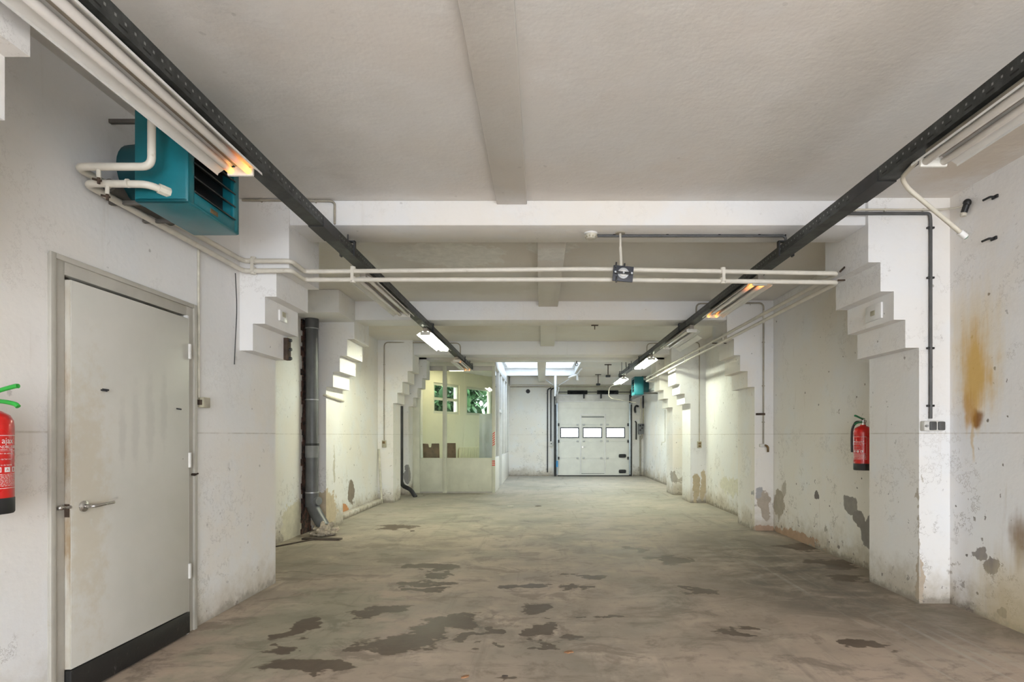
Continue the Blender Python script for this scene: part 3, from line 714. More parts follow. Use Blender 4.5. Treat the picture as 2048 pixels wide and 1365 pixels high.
for (yy, zz) in ((2.96, 1.56), (3.57, 1.49), (2.97, 1.565)):
    MB().tube([(-2.336, yy-.012, zz), (-2.318, yy+.012, zz-.004)], .005, 6).build('screw', m_darkmetal, d1)

# ================================================================== FIRE EXTINGUISHERS
def wrapped_text(txt, size, R, z, ang, squash=1.0, wmax=None):
    cu = bpy.data.curves.new('txt', 'FONT'); cu.body = txt; cu.size = size; cu.align_x = 'CENTER'; cu.align_y = 'CENTER'; cu.resolution_u = 3
    ob = bpy.data.objects.new('txt', cu); C.objects.link(ob)
    dg = bpy.context.evaluated_depsgraph_get()
    me = bpy.data.meshes.new_from_object(ob.evaluated_get(dg))
    bpy.data.objects.remove(ob); bpy.data.curves.remove(cu)
    out = []
    for v in me.vertices:
        a = ang + v.co.x*squash/R
        out.append((R*math.sin(a), -R*math.cos(a), z+v.co.y))
    fs = [list(p.vertices) for p in me.polygons]
    bpy.data.meshes.remove(me)
    return out, fs
def add_raw(mb, vs, fs):
    V = [mb.bm.verts.new(v) for v in vs]
    for f in fs:
        try: mb.bm.faces.new([V[i] for i in f])
        except ValueError: pass
def band(mb, R, z0, z1, a0, a1, n=24):
    for i in range(n):
        p, q = a0+(a1-a0)*i/n, a0+(a1-a0)*(i+1)/n
        mb.quad((R*math.sin(p), -R*math.cos(p), z0), (R*math.sin(q), -R*math.cos(q), z0), (R*math.sin(q), -R*math.cos(q), z1), (R*math.sin(p), -R*math.cos(p), z1))
def extinguisher(loc, rot, label, lever, brand, hose_side, foot):
    t = thing('fire_extinguisher', label, 'fire extinguisher', loc, rot, 'wall mounted fire extinguishers')
    R = .081
    cyl = MB().lathe([(R,.045),(R,.355),(R*.97,.380),(R*.84,.402),(R*.55,.418),(.028,.424),(.024,.436)], seg=40).build('cylinder', m_red, t, 40, world=False)
    MB().lathe([(R*.98,0),(R+.0015,.006),(R+.0015,.062),(R,.065)], seg=40).build('foot_ring', m_black, t, 40, world=False)
    vlv = MB().lathe([(.024,.43),(.026,.445),(.020,.462),(.022,.480),(.012,.492)], seg=18).box(-.03, .03, -.012, .012, .455, .478, .004).build('valve', m_nickel, t, world=False)
    for nm, z0, z1, m in (('carry_handle', .462, .452, lever), ('squeeze_lever', .490, .520, lever)):
        MB().tube([(0, .02, z0), (0, -.03, z0+(z1-z0)*.2), (0, -.08, z0+(z1-z0)*.7), (0, -.115, z1-(.006 if nm == 'carry_handle' else 0)), (0,-.125,z1-(.016 if nm == 'carry_handle' else .0))], .0085, 10, .03, r2=.0095).build(nm, m, vlv, world=False)
    h = hose_side
    MB().tube([(h*.02, 0, .462), (h*.07, 0, .468), (h*(R+.022), -.01, .40), (h*(R+.020), -.02, .28), (h*(R+.010), -.03, .17)], .0105, 10, .06).build('hose', m_black, t, world=False)
    MB().box(-.02, .02, R-.004, R+.052, .10, .40, .004).build('wall_bracket', m_darkmetal, t, world=False)
    mb = MB(); RR = R+.0006
    zt = .318
    for (a, b) in ((zt, zt+.0018), (.104, .1058)): band(mb, RR, a, b, -.95, .95)
    if foot:
        for sx in (-.95, .95): band(mb, RR, .104, zt, sx-.01, sx+.01, 2)
    if brand: 
        v, f = wrapped_text(brand, .034, RR, .297, .03, .92); add_raw(mb, v, f)
    v, f = wrapped_text('HANDBLUSSER', .0155, RR, .272, 0, .98); add_raw(mb, v, f)
    band(mb, RR, .2555, .2562, -.8, .8)
    rnd = random.Random(3)
    for k, z in enumerate((.262, .246, .223, .199)):
        v, f = wrapped_text(('schuim - foam', 'verwijder de zekering', 'richt op het vuur', 'knijp in de hendel')[k], .0085, RR, z, -.15 if k else 0, 1.1); add_raw(mb, v, f)
    for a in (-.42, .0, .42):     # class pictograms
        band(mb, RR, .170, .190, a-.14, a+.14, 6)
    for k in range(9):            # lines of fine print, too small to read
        z = .160-k*.0058; x = -.85
        while x < .82:
            w = rnd.uniform(.04, .16)
            band(mb, RR, z, z+.0018, x, min(.84, x+w), 3); x += w+.035
    mb.build('printed_label', m_label_white, cyl, 0, world=False)
    for k, a in enumerate((-.42, .0, .42)):
        mb = MB()
        if k == 1: v, f = wrapped_text('A', .017, RR+.0004, .180, a, 1.1); add_raw(mb, v, f)
        else: band(mb, RR+.0004, .1725, .187, a-.09 if k else a, a+.02 if k else a+.1, 4)
        mb.build('label_symbol', m_red, cyl, 0, world=False)
    return t
extinguisher((-2.252, 2.262, 1.0), math.radians(90), 'large red extinguisher with bright green levers left of the worn door', m_green, 'ajax', -1, False)
extinguisher((3.085, 5.34, .985), math.radians(-62), 'red extinguisher half hidden behind the right pilaster', m_darkgreen, None, -1, True)

# ================================================================== CABLE TRAYS
def tray(xi, xo, y0, y1, label, joints, hangers):
    zb, zt = 2.807, 2.885; th = .003
    t = thing('cable_tray', label, 'cable tray', ((xi+xo)/2, (y0+y1)/2, zb), 0, 'dark cable trays under the ceiling')
    a, b = min(xi, xo), max(xi, xo)
    mb = MB().box(a, b, y0, y1, zb, zb+th).box(a, a+th, y0, y1, zb+th, zt).box(b-th, b, y0, y1, zb+th, zt)
    mb.box(a+th, a+.018, y0, y1, zt-th, zt).box(b-.018, b-th, y0, y1, zt-th, zt)
    mb.build('channel', m_tray, t, 0)
    for y in joints: MB().box(a-.004, b+.004, y, y+.30, zb-.004, zt-.012).build('joint_sleeve', m_darkmetal, t, 0)
    for y, zz in hangers:
        MB().tube([((a+b)/2, y, zt-.02), ((a+b)/2, y, zz+.005)], .006, 8).build('hanger_rod', m_darkmetal, t)
        MB().box(a-.012, a, y-.02, y+.02, zb-.01, zt+.035).box(b, b+.012, y-.02, y+.02, zb-.01, zt+.035).box(a-.012, b+.012, y-.02, y+.02, zt+.030, zt+.040).build('hanger_clip', m_darkmetal, t, 0)
    return t
tray(-1.55, -1.652, -3.9, 12.60, 'dark perforated cable tray along the left side of the ceiling', (3.95, 8.0), ((4.6, 2.98), (7.95, 2.915), (11.25, 2.912), (12.45, 2.985)))
tray(1.965, 2.07, -3.9, 14.25, 'dark perforated cable tray along the right side of the ceiling', (3.25, 7.6), ((4.6, 2.98), (7.95, 2.915), (11.2, 2.912), (12.5, 2.985), (14.0, ZC)))

# ================================================================== FLUORESCENT FITTINGS
LIT = 78.0
m_lit = tube_mat('lit_fluorescent_tube', LIT)
def fitting(x, y0, L, state, label, drop=0.0, ends=None):
    z = 2.803
    t = thing('fluorescent_fitting', label, 'light fitting', (x, y0+L/2, z-.12), 0, 'twin tube fluorescent fittings under the trays')
    yc = y0+L/2
    MB().box(x-.026, x+.026, y0, y0+L, z-.056, z, .004).build('housing', m_housing, t)
    mb = MB(); th = .002
    for s in (-1, 1):
        pl = [(.026, -.040), (.075, -.062), (.118, -.088), (.120, -.100), (.117, -.100), (.115, -.0905), (.074, -.0645), (.026, -.0435)]
        mb.prism([(x+s*u, z+v) for u, v in pl], 'y', y0+.03, y0+L-.03)
    mb.build('reflector', m_reflector, t)
    for s in (-1, 1):
        mb = MB().lathe([(.012, -L/2+.02), (.0185, -L/2+.035), (.0185, L/2-.035), (.012, L/2-.02)], (0, 0, 0), 'y', 18)
        if state == 'lit': m = m_lit
        elif ends: m = tube_mat('tube_glowing_at_the_ends', 0, [(e*(L/2-.05), r) for e, r in ends[0 if s < 0 else 1]], ends[2])
        else: m = m_glasstube
        o = mb.build('tube', m, t, 40, world=False); o.location = Vector((x+s*.046, yc, z-.078)) - Vector(t.location)
        if ends: o['label'] = 'tube with an orange glow at its ends'
    for e in (y0+.012, y0+L-.032):
        MB().box(x-.070, x+.070, e, e+.020, z-.102, z-.055, .008).box(x-.022, x+.022, e-.006, e+.026, z-.070, z-.04, .004).build('lamp_holder', m_plug, t)
    return t
XA, XB = -1.604, 2.018
G = 1.1
fitting(XA, 1.45, 1.54, 'off', 'unlit fitting nearest the camera on the left tray, orange tube end', ends=([(1, .08)], [(1, .26)], G))
fitting(XA, 5.00, 1.52, 'off', 'unlit fitting on the left tray just beyond the crossing cream pipes')
fitting(XA, 7.66, 1.52, 'lit', 'lit fitting, the only shining one on the left tray')
fitting(XA, 10.50, 1.52, 'off', 'fitting at the far end of the left tray, by the office glass', ends=([(1,.12),(-1,.08)], [(-1, .2),(1,.2)], G*.8))
fitting(XB, 1.37, 1.52, 'off', 'unlit fitting nearest the camera on the right tray')
fitting(XB, 5.12, 1.48, 'off', 'unlit fitting on the right tray with orange glowing tube ends', ends=([(-1,.35),(1,.2)], [(-1,.25),(1,.2)], G))
f3 = fitting(XB, 7.46, 1.48, 'off', 'dead fitting on the right tray with its reflector hanging loose')
mb = MB().prism([(XB+.115, 2.69), (XB+.185, 2.648), (XB+.186, 2.651), (XB+.116, 2.693)], 'y', 7.62, 8.86)
mb.build('loose_reflector', m_reflector, f3, 0)
fitting(XB, 10.20, 1.50, 'lit', 'lit fitting on the right tray, nearer of the two shining there')
fitting(XB+.02, 13.75, 1.45, 'lit', 'lit fitting at the far end of the right tray, beside the teal heater')

# ================================================================== UNIT HEATERS
def heater(side, xf, xb, y0, y1, z0, z1, wall, label):
    """side: +1 blows towards +x. xf front plane, xb back of the casing"""
    t = thing('unit_heater', label, 'heater', ((xf+xb)/2, (y0+y1)/2, z0), 0, 'teal unit heaters')
    a, b = min(xf, xb), max(xf, xb); xi = xf - side*.012
    # casing: four walls with rounded corners, open at the front
    w = .03
    mb = MB().box(a, b, y0, y0+w, z0, z1, .014).box(a, b, y1-w, y1, z0, z1, .014).box(a, b, y0, y1, z0, z0+w, .014).box(a, b, y0, y1, z1-w, z1, .014)
    mb.box(min(xb, xb+side*.02), max(xb, xb+side*.02), y0+.01, y1-.01, z0+.01, z1-.01)
    # front frame
    f0, f1 = min(xf, xi-side*.01), max(xf, xi-side*.01)
    mb.box(f0, f1, y0+.005, y0+.06, z0+.005, z1-.005, .004).box(f0, f1, y1-.06, y1-.005, z0+.005, z1-.005, .004).box(f0, f1, y0+.05, y1-.05, z0+.005, z0+.075, .004).box(f0, f1, y0+.05, y1-.05, z1-.06, z1-.005, .004)
    mb.build('casing', m_teal, t)
    n = 5
    for k in range(n):
        zc = z0+.10+(z1-z0-.19)*k/(n-1)
        M = Matrix.Translation((xf-side*.03, 0, zc)) @ Matrix.Rotation(side*math.radians(32), 4, 'Y')
        MB().box(-.045, .045, y0+.055, y1-.055, -.004, .004, .002, M=M).build('louvre', m_black, t)
    MB().box(min(xb+side*.03, xf-side*.085), max(xb+side*.03, xf-side*.085), y0+.031, y1-.031, z0+.031, z1-.031).build('black_liner', m_black, t)  # black liner added: darkness inside the casing made by colour
    # back cone with fan and wall brackets
    xs, xe = xb, xb - side*min(.16, abs(wall-xb)-.03)
    MB().lathe([(.20, 0), (.17, side*(-.05)), (.16, xe-xs)], (xs, (y0+y1)/2, (z0+z1)/2), 'x', 28).build('fan_housing', m_teal_shade, t)
    for z in (z0+.05, z1+.005):
        for y in (y0+.15, y1-.09):
            MB().box(min(wall, xb+side*.02), max(wall, xb+side*.02), y, y+.022, z, z+.022, .003).build('wall_bracket', m_sleeve, t)
    MB().box(min(xf, xf+side*.003), max(xf, xf+side*.003), y0+.20, y0+.27, z0+.025, z0+.050, .001).build('name_plate', m_brass, t)
    return t
heater(1, -1.845, -2.126, 2.90, 3.40, 2.537, 3.03, XN, 'teal unit heater high on the left wall above the door')
heater(-1, 2.43, 2.67, 14.55, 15.05, 2.38, 2.855, XF, 'small distant teal unit heater at the end of the right-hand pipes')

# ================================================================== HEATING PIPES
def pipe(name, pts, r, mat, label, cat='pipe', bend=.05, group=None):
    t = thing(name, label, cat, Vector(pts[0]), 0, group)
    MB().tube(pts, r, 14, bend).build('pipe_run', mat, t, 60)
    return t
r_ = .0185
up = pipe('heating_pipe', [(-1.937, 2.92, 2.93), (-1.937, 2.765, 2.93), (-1.937, 2.765, 2.655), (-2.315, 2.765, 2.655), (-2.315, 4.325, 2.675), (-1.945, 4.325, 2.675), (-1.945, 4.575, 2.665), (.4, 4.56, 2.682), (2.475, 4.65, 2.672), (2.475, 13.15, 2.680), (2.62, 13.15, 2.68)], r_, m_cream,
          'upper of the two cream heating pipes crossing the room', group='cream heating pipes')
lo = pipe('heating_pipe', [(-1.955, 2.905, 2.590), (-2.00, 2.83, 2.597), (-2.315, 2.82, 2.597), (-2.315, 4.325, 2.597), (-1.945, 4.325, 2.60), (-1.945, 4.575, 2.598), (.4, 4.57, 2.598), (2.475, 4.65, 2.597), (2.48, 13.2, 2.597), (2.68, 13.2, 2.59)], r_, m_cream,
          'lower of the two cream heating pipes crossing the room', group='cream heating pipes')
MB().tube([(-2.315, 2.98, 2.659), (-2.315, 3.48, 2.666)], .036, 18).build('lagging', m_sleeve, up, 60)
MB().tube([(-1.937, 2.90, 2.93), (-1.937, 2.86, 2.93)], .028, 8).build('union_nut', m_cream, up)
MB().tube([(-1.945, 2.912, 2.588), (-1.975, 2.87, 2.594)], .027, 8).build('union_nut', m_plankwhite, lo)
MB().tube([(-2.09, 2.82, 2.597), (-2.10, 2.82, 2.597)], .022, 14).build('weld_ring', m_cream, lo)
for o_, x, y, z in ((up, -2.20, 2.765, 2.655), (lo, -2.20, 2.82, 2.597)):
    MB().tube([(x, y, z), (x, y, z-.055)], .010, 10).build('drain_stub', m_cream, o_)
    MB().tube([(x, y, z-.05), (x, y, z-.085)], .007, 8).tube([(x-.03, y, z-.06), (x+.012, y, z-.07)], .006, 8).build('drain_cock', m_rust, o_)
for (x, y) in ((-2.24, 4.325), (-1.55, 4.574), (1.50, 4.60)):
    MB().box(x-.012, x+.012, y-.024, y-.019, 2.59, 2.69).tube([(x, y, 2.655), (x, y, 2.705)], .021, 10).tube([(x, y, 2.573), (x, y, 2.622)], .021, 10).build('pipe_clip', m_cream, up)
for (y) in (6.2, 7.6, 9.6, 12.4):
    MB().box(2.47, 2.485, y-.012, y+.012, 2.57, 2.71).build('pipe_clip', m_cream, up)
MB().tube([(2.56, 4.70, 2.74), (2.50, 4.66, 2.69)], .008, 6).build('wall_hook', m_rust, up)
MB().tube([(2.56, 4.70, 2.63), (2.49, 4.67, 2.62)], .008, 6).build('wall_hook', m_rust, lo)
for y in (7.95, 12.6):
    MB().tube([(2.62, y, 2.80), (2.62, y, 2.66)], .006, 6).box(2.44, 2.64, y-.008, y+.008, 2.628, 2.640).build('support_bracket', m_rust, up)

# ================================================================== CONDUITS, SWITCHES, SOCKETS
def conduit(pts, r, mat, label, bend=.05, clips=(), clipmat=None, name='cable_conduit'):
    t = thing(name, label, 'conduit', Vector(pts[0]), 0)
    MB().tube(pts, r, 10, bend).build('conduit_run', mat, t, 60)
    for c in clips:
        MB().box(c[0]-c[3], c[0]+c[3], c[1]-.008, c[1]+.012, c[2]-c[4], c[2]+c[4], .003).build('saddle_clip', clipmat or mat, t)
    return t
# right pilaster: dark conduit to the double socket
yp = 4.343
conduit([(2.38, yp, 3.052), (3.03, yp, 3.052), (3.037, yp, 3.0), (3.037, yp, 1.45)], .0125, m_greypipe, 'dark grey conduit dropping down the right pilaster to the double socket', .09,
        [(3.037, yp, z, .028, .008) for z in (2.94, 2.55, 2.0, 1.55)], m_black)
so = thing('double_socket', 'double wall socket with dark flip lids on the right pilaster', 'socket', (3.04, yp, 1.35))
sb = MB().box(2.962, 3.118, 4.305, 4.36, 1.353, 1.430, .008).build('socket_body', m_whitedirty, so)
for x0 in (3.000, 3.066): MB().box(x0, x0+.052, 4.292, 4.307, 1.359, 1.425, .006).build('flip_lid', m_greypipe, sb)
MB().lathe([(.010,0),(.010,.02)], (2.976, 4.29, 1.392), 'y', 12).build('cable_gland', m_steel, so)
jb = conduit([(3.17, 4.13, 3.045), (3.165, 4.20, 3.04), (3.10, 4.335, 3.078), (2.38, 4.338, 3.080)], .008, m_conduit, 'thin cream cable from the black fitting along the right beam end', .06, [(x, yp, 3.08, .006, .013) for x in (2.45, 2.68, 2.98)])
bl = thing('wall_bracket_lamp_base', 'black bottle-shaped cable fitting high on the right wall', 'cable fitting', (3.16, 4.17, 2.95))
bl.name = 'cable_fitting'
MB().tube([(3.175, 4.15, 3.055), (3.165, 4.17, 2.99)], .022, 12).sphere((3.174, 4.15, 3.055), .028).build('black_elbow', m_black, bl)
MB().lathe([(.020,-.012),(.022,0),(.020,.014)], (3.165, 4.175, 2.975), 'z', 14).build('glass_tip', m_conduit, bl)
rb = single(MB().lathe([(.05,-.03),(.052,-.01),(.05,0)], (2.265, 4.40, 3.05), 'y', 24), 'junction_box', m_conduit, 'round cream junction box on the first beam behind the right tray', 'junction box')
for i, (y, z, lb) in enumerate(((3.92, 3.0, 'upper black wall hook high on the right wall'), (3.93, 2.71, 'lower black wall hook high on the right wall'))):
    t = thing('wall_hook', lb, 'hook', (3.19, y, z), 0, 'black hooks on the right wall')
    MB().tube([(3.20, y, z), (3.16, y, z), (3.15, y+.05, z-.004)], .008, 8, .01).build('hook_arm', m_black, t)
    MB().box(3.188, 3.2, y-.025, y+.025, z-.012, z+.012, .003).build('hook_plate', m_black, t)
# loose pipe hanging off the right tray
lp = thing('loose_conduit', 'loose cream conduit dangling from the right tray with a capped end', 'conduit', (2.06, 3.15, 2.80))
MB().tube([(2.03, 3.02, 2.801), (2.05, 3.17, 2.785), (2.10, 3.19, 2.735), (2.47, 3.27, 2.505)], .0125, 12, .06).build('conduit_run', m_conduit, lp, 60)
MB().tube([(2.455, 3.268, 2.514), (2.495, 3.276, 2.489)], .018, 14).build('end_cap', m_white, lp)
MB().tube([(2.495, 3.276, 2.489), (2.500, 3.277, 2.486)], .014, 14).build('cap_seal', m_darkgreen, lp)
# second and third pilasters, right
conduit([(2.14, 7.69, 2.89), (2.14, 7.69, 3.14), (3.055, 7.655, 3.14), (3.055, 7.662, 1.20)], .011, m_brownpipe, 'dirty conduit arching over the second right pilaster to a brass tap', .07, [(3.055, 7.662, z, .018, .008) for z in (2.6, 2.0, 1.5)])
tp = thing('wall_tap', 'small brass tap on the second right pilaster', 'tap', (3.06, 7.64, 1.12))
MB().box(3.0, 3.075, 7.62, 7.68, 1.155, 1.20, .01).build('tap_plate', m_whitedirty, tp)
MB().tube([(3.055, 7.66, 1.18), (3.07, 7.61, 1.18), (3.09, 7.59, 1.16), (3.09, 7.59, 1.09)], .014, 10, .03).build('tap_spout', m_brass, tp)
wb = thing('pipe_bracket', 'small dark iron bracket across the second right pilaster', 'bracket', (3.02, 7.66, 1.60))
MB().box(2.955, 3.075, 7.645, 7.68, 1.595, 1.625, .004).build('bracket_bar', m_rust, wb)
conduit([(2.08, 10.98, 2.89), (2.08, 10.98, 3.13), (3.07, 10.82, 3.13), (3.07, 10.82, 1.20)], .010, m_brownpipe, 'thin conduit arching over the third right pilaster to a switch', .08)
sw = thing('wall_switch', 'aged cream double switch on the third right pilaster', 'switch', (3.07, 10.81, 1.06))
MB().box(3.03, 3.11, 10.80, 10.845, 1.07, 1.20, .008).build('switch_body', m_switch, sw)
MB().box(3.045, 3.095, 10.788, 10.802, 1.14, 1.18, .004).box(3.045, 3.095, 10.788, 10.802, 1.09, 1.125, .004).build('switch_rocker', m_brass, sw)
# left side
conduit([(-1.60, 10.97, 2.89), (-1.60, 10.97, 3.135), (-3.07, 10.862, 3.135), (-3.07, 10.862, 1.22)], .011, m_brownpipe, 'brownish conduit arching from the left tray down the third left pilaster', .09, [(-3.07, 10.862, z, .018, .006) for z in (2.7, 2.2, 1.7)])
sw = thing('wall_switch', 'aged cream switch at the foot of the left conduit', 'switch', (-3.07, 10.85, 1.07))
MB().box(-3.11, -3.03, 10.835, 10.88, 1.08, 1.22, .008).build('switch_body', m_switch, sw)
MB().box(-3.095, -3.045, 10.823, 10.838, 1.155, 1.20, .004).build('switch_rocker', m_brass, sw)
conduit([(-2.35, 4.367, 3.166), (-1.655, 4.385, 3.166), (-1.63, 4.385, 3.15), (-1.63, 4.385, 2.985)], .009, m_brownpipe, 'brown conduit along the top of the first beam above the left tray', .04, [(-2.2, 4.37, 3.166, .006, .014), (-1.78, 4.385, 3.166, .006, .014)])
conduit([(-2.363, 3.835, 2.605), (-2.363, 3.835, 1.58)], .0085, m_plankwhite, 'thin white conduit on the left wall beside the door frame', .02)
bx = thing('junction_box', 'small brown switch box right of the worn door', 'junction box', (-2.35, 3.89, 1.51))
bb = MB().box(-2.375, -2.335, 3.845, 3.925, 1.512, 1.583, .004).build('box_body', m_switch, bx)
MB().box(-2.376, -2.345, 3.835, 3.847, 1.53, 1.565, .002).build('box_side', m_rust, bx)
MB().box(-2.335, -2.332, 3.852, 3.918, 1.520, 1.576, .001).build('box_cover', m_brownpipe, bb)
single(MB().tube([(-2.36, 4.29, 2.57), (-2.35, 4.295, 2.3), (-2.362, 4.29, 2.0), (-2.365, 4.285, 1.865)], .0035, 6, .1), 'hanging_wire', m_black, 'thin black wire hanging down the left wall from the cream pipes', 'wire')
# junction plates on the corbels
for (c, lb, x0, x1, y0, y1) in (((0,0,0), 'white blanking plate on the right corbel', 2.744, 2.762, 4.50, 4.72), ((0,0,0), 'white blanking plate on the left corbel', -2.178, -2.160, 4.60, 4.73)):
    t = thing('blanking_plate', lb, 'plate', ((x0+x1)/2, (y0+y1)/2, 2.26), 0, 'plates on the stepped corbels')
    MB().box(x0, x1, y0, y1, 2.27, 2.40 if x0 > 0 else 2.36, .004).build('plate', m_white, t)
    MB().box(x0-.004 if x0 > 0 else x1-.002, x0+.002 if x0 > 0 else x1+.004, (y0+y1)/2-.03, (y0+y1)/2+.03, 2.31, 2.35, .002).build('plate_slot', m_switch, t)
# rusty strap on the left corbel
rs = thing('iron_strap', 'rusty iron strap under the left corbel beside the drain pipe', 'strap', (-2.25, 4.93, 2.0))
MB().box(-2.274, -2.235, 4.90, 4.968, 1.985, 2.18, .004).build('strap_plate', m_rust, rs)
for z in (2.0, 2.08, 2.16): MB().lathe([(.014,0),(.014,.02)], (-2.235, 4.935, z), 'x', 10).build('strap_bolt', m_darkmetal, rs)
# smoke detector and its conduit under the first beam
sm = thing('smoke_detector', 'round white smoke detector under the first beam', 'smoke detector', (.405, 4.57, 2.93))
MB().lathe([(.052,-.012),(.055,-.008),(.055,0)], (.405, 4.57, 2.98), 'z', 28).build('detector_base', m_white, sm)
MB().lathe([(.012,-.050),(.034,-.046),(.046,-.032),(.048,-.012)], (.405, 4.57, 2.98), 'z', 28).build('detector_cap', m_plankwhite, sm)
for k in range(10):
    a = 2*PI*k/10
    MB().box(.032, .0465, -.006, .006, -.040, -.026, M=Matrix.Translation((.405, 4.57, 2.98)) @ Matrix.Rotation(a, 4, 'Z')).build('detector_slot', m_switch, sm, 0)
conduit([(.462, 4.60, 2.968), (2.00, 4.60, 2.968), (2.02, 4.60, 2.95), (2.02, 4.62, 2.888)], .011, m_greypipe, 'dark conduit from the smoke detector to the right tray', .05, [(x, 4.60, 2.972, .010, .012) for x in (.60, 1.04, 1.47, 1.80)], m_black)
# hanging plate with disc
hp = thing('pipe_hanger', 'dark square plate with grey disc hung in front of the crossing pipes', 'hanger', (.655, 4.52, 2.57))
MB().tube([(.645, 4.56, 2.98), (.645, 4.55, 2.86)], .009, 10).tube([(.645, 4.55, 2.86), (.650, 4.54, 2.70)], .012, 10).build('hanger_rod', m_cream, hp)
MB().lathe([(.04,0),(.04,.008)], (.645, 4.56, 2.972), 'z', 16).build('ceiling_rose', m_brownpipe, hp)
Mr = Matrix.Translation((.66, 4.508, 2.628)) @ Matrix.Rotation(math.radians(5), 4, 'Y')
MB().box(-.082, .082, -.008, .008, -.063, .063, .003, M=Mr).build('back_plate', simple('slate_plate', (.04,.043,.055), .5), hp)
MB().lathe([(.043,-.012),(.047,-.008),(.047,0)], (0,-.008,0), 'y', 28, M=Mr).build('disc', m_steel, hp)
MB().lathe([(.028,-.004),(.030,0)], (0,-.020,0), 'y', 28, M=Mr).build('disc_ring', m_whitedirty, hp)
MB().box(-.07, .07, -.034, -.024, -.010, .010, .002, M=Mr).build('cross_bar', m_black, hp)
for x in (-.066, 0, .066): MB().lathe([(.008,-.008),(.008,0)], (x,-.034,0), 'y', 10, M=Mr).build('bolt', m_steel, hp)
for x, z in ((-.062, .07), (.006, .065), (-.05, -.045)): MB().box(x-.006, x+.006, -.014, .006, z-.03, z+.018, .002, M=Mr).build('clamp_screw', m_black, hp)
# ceiling hook on the third bay
hk = thing('ceiling_hook', 'small dark hook under the second beam', 'hook', (.77, 8.05, 2.86))
MB().box(.72, .82, 8.03, 8.07, 2.903, 2.915, .002).tube([(.77, 8.05, 2.91), (.77, 8.05, 2.85)], .008, 6).build('hook_body', m_rust, hk)
hk = thing('ceiling_hook', 'small iron ring hook under the fourth beam right of the ribs', 'hook', (.79, 12.5, 2.90))
MB().tube([(.79, 12.5, 2.985), (.79, 12.5, 2.94)], .012, 6).tube([Vector((.79+.03*math.sin(a*PI/4), 12.5, 2.91+.03*math.cos(a*PI/4))) for a in range(9)], .008, 6).build('hook_body', m_rust, hk)
# dark cable from that beam to the right tray
single(MB().tube([(1.05, 13.0, 3.165), (1.9, 13.05, 3.165), (1.98, 13.1, 3.14), (2.01, 13.2, 2.90)], .010, 8, .12), 'cable_conduit', m_greypipe, 'dark conduit on the ceiling right of the rooflight', 'conduit')
# anchors next to the last lamp
for (x, y, lb, w) in ((1.745, 14.6, 'T-shaped iron ceiling anchor just left of the farthest lit fitting', .09), (1.73, 17.0, 'rusty iron ceiling anchor above the garage springs', .09)):
    t = thing('ceiling_anchor', lb, 'anchor', (x, y, 2.86), 0, 'iron ceiling anchors')
    MB().box(x-w, x+w, y-.02, y+.02, ZC-.02, ZC, .003).tube([(x, y, ZC-.02), (x, y, 2.90)], .012, 8).build('anchor_bar', m_rust, t)
    MB().box(x-.06, x+.06, y-.05, y+.05, 2.84, 2.90, .01).build('anchor_foot', m_darkmetal, t)
# white loop of pipe under the last lamp
single(MB().tube([(2.06, 14.4, 2.66), (1.90, 15.2, 2.66), (1.86, 15.4, 2.60), (1.86, 15.4, 2.40), (1.95, 15.5, 2.345), (2.80, 16.5, 2.28)], .010, 8, .12), 'cable_conduit', m_conduit, 'cream conduit looping down from the farthest lit fitting', 'conduit')

# ================================================================== DRAIN PIPE
dp = thing('drain_pipe', 'thick dark grey drain pipe in the left recess', 'drain pipe', (-3.085, 7.48, 0))
xp, ypp = -3.085, 7.48
MB().tube([(xp, ypp, 2.885), (xp, ypp, .44), (xp+.03, ypp-.02, .33), (xp+.22, ypp-.14, .10)], .080, 24, .10).build('pipe_run', m_pvc, dp, 60)
for (z0, z1, rr, m, nm) in ((2.76, 2.885, .086, m_pvc, 'pipe_collar'), (2.745, 2.757, .090, m_steel, 'clamp_ring'), (1.79, 1.802, .087, m_steel, 'clamp_ring'), (1.02, 1.18, .087, m_pvclight, 'pipe_collar'), (1.18, 1.21, .089, m_black, 'pipe_collar'), (.545, .560, .089, m_steel, 'clamp_ring'), (.36, .545, .087, m_pvc, 'pipe_collar')):
    MB().lathe([(rr, z0), (rr, z1)], (xp, ypp, 0), 'z', 28).build(nm, m, dp)
MB().tube([(xp+.05, ypp-.02, .44), (xp+.115, ypp-.05, .44)], .055, 18).build('cleaning_eye', m_pvclight, dp)
from mathutils import noise as mnoise
mo = MB(); mo.sphere((0, 0, 0), 1.0, 40)
for v in mo.bm.verts:
    q = v.co.copy(); k = 1 + .45*mnoise.noise(q*2.2) + .25*mnoise.noise(q*6.0) + .12*mnoise.noise(q*14.0)
    v.co = Vector((xp+.235+q.x*.150*k, ypp-.15+q.y*.125*k, max(.001, .06+q.z*.10*k)))
mo.build('mortar_collar', m_mortar, dp)
sp = thing('waste_pipe', 'cream waste pipe sticking out above the second left pilaster base', 'pipe', (-3.0, 7.66, 1.85))
MB().tube([(-3.0, 7.66, 1.875), (-2.965, 7.66, 1.865), (-2.955, 8.30, 1.83)], .018, 10, .03).build('pipe_run', m_conduit, sp)
dp2 = thing('waste_pipe', 'narrow black drain pipe between the third and fourth left pilasters', 'drain pipe', (-3.04, 12.05, 0))
MB().tube([(-3.04, 12.05, 1.95), (-3.04, 12.05, .30), (-2.98, 12.0, .22), (-2.80, 11.9, .16), (-2.68, 11.85, .0)], .045, 14, .08).build('pipe_run', m_darkmetal, dp2)

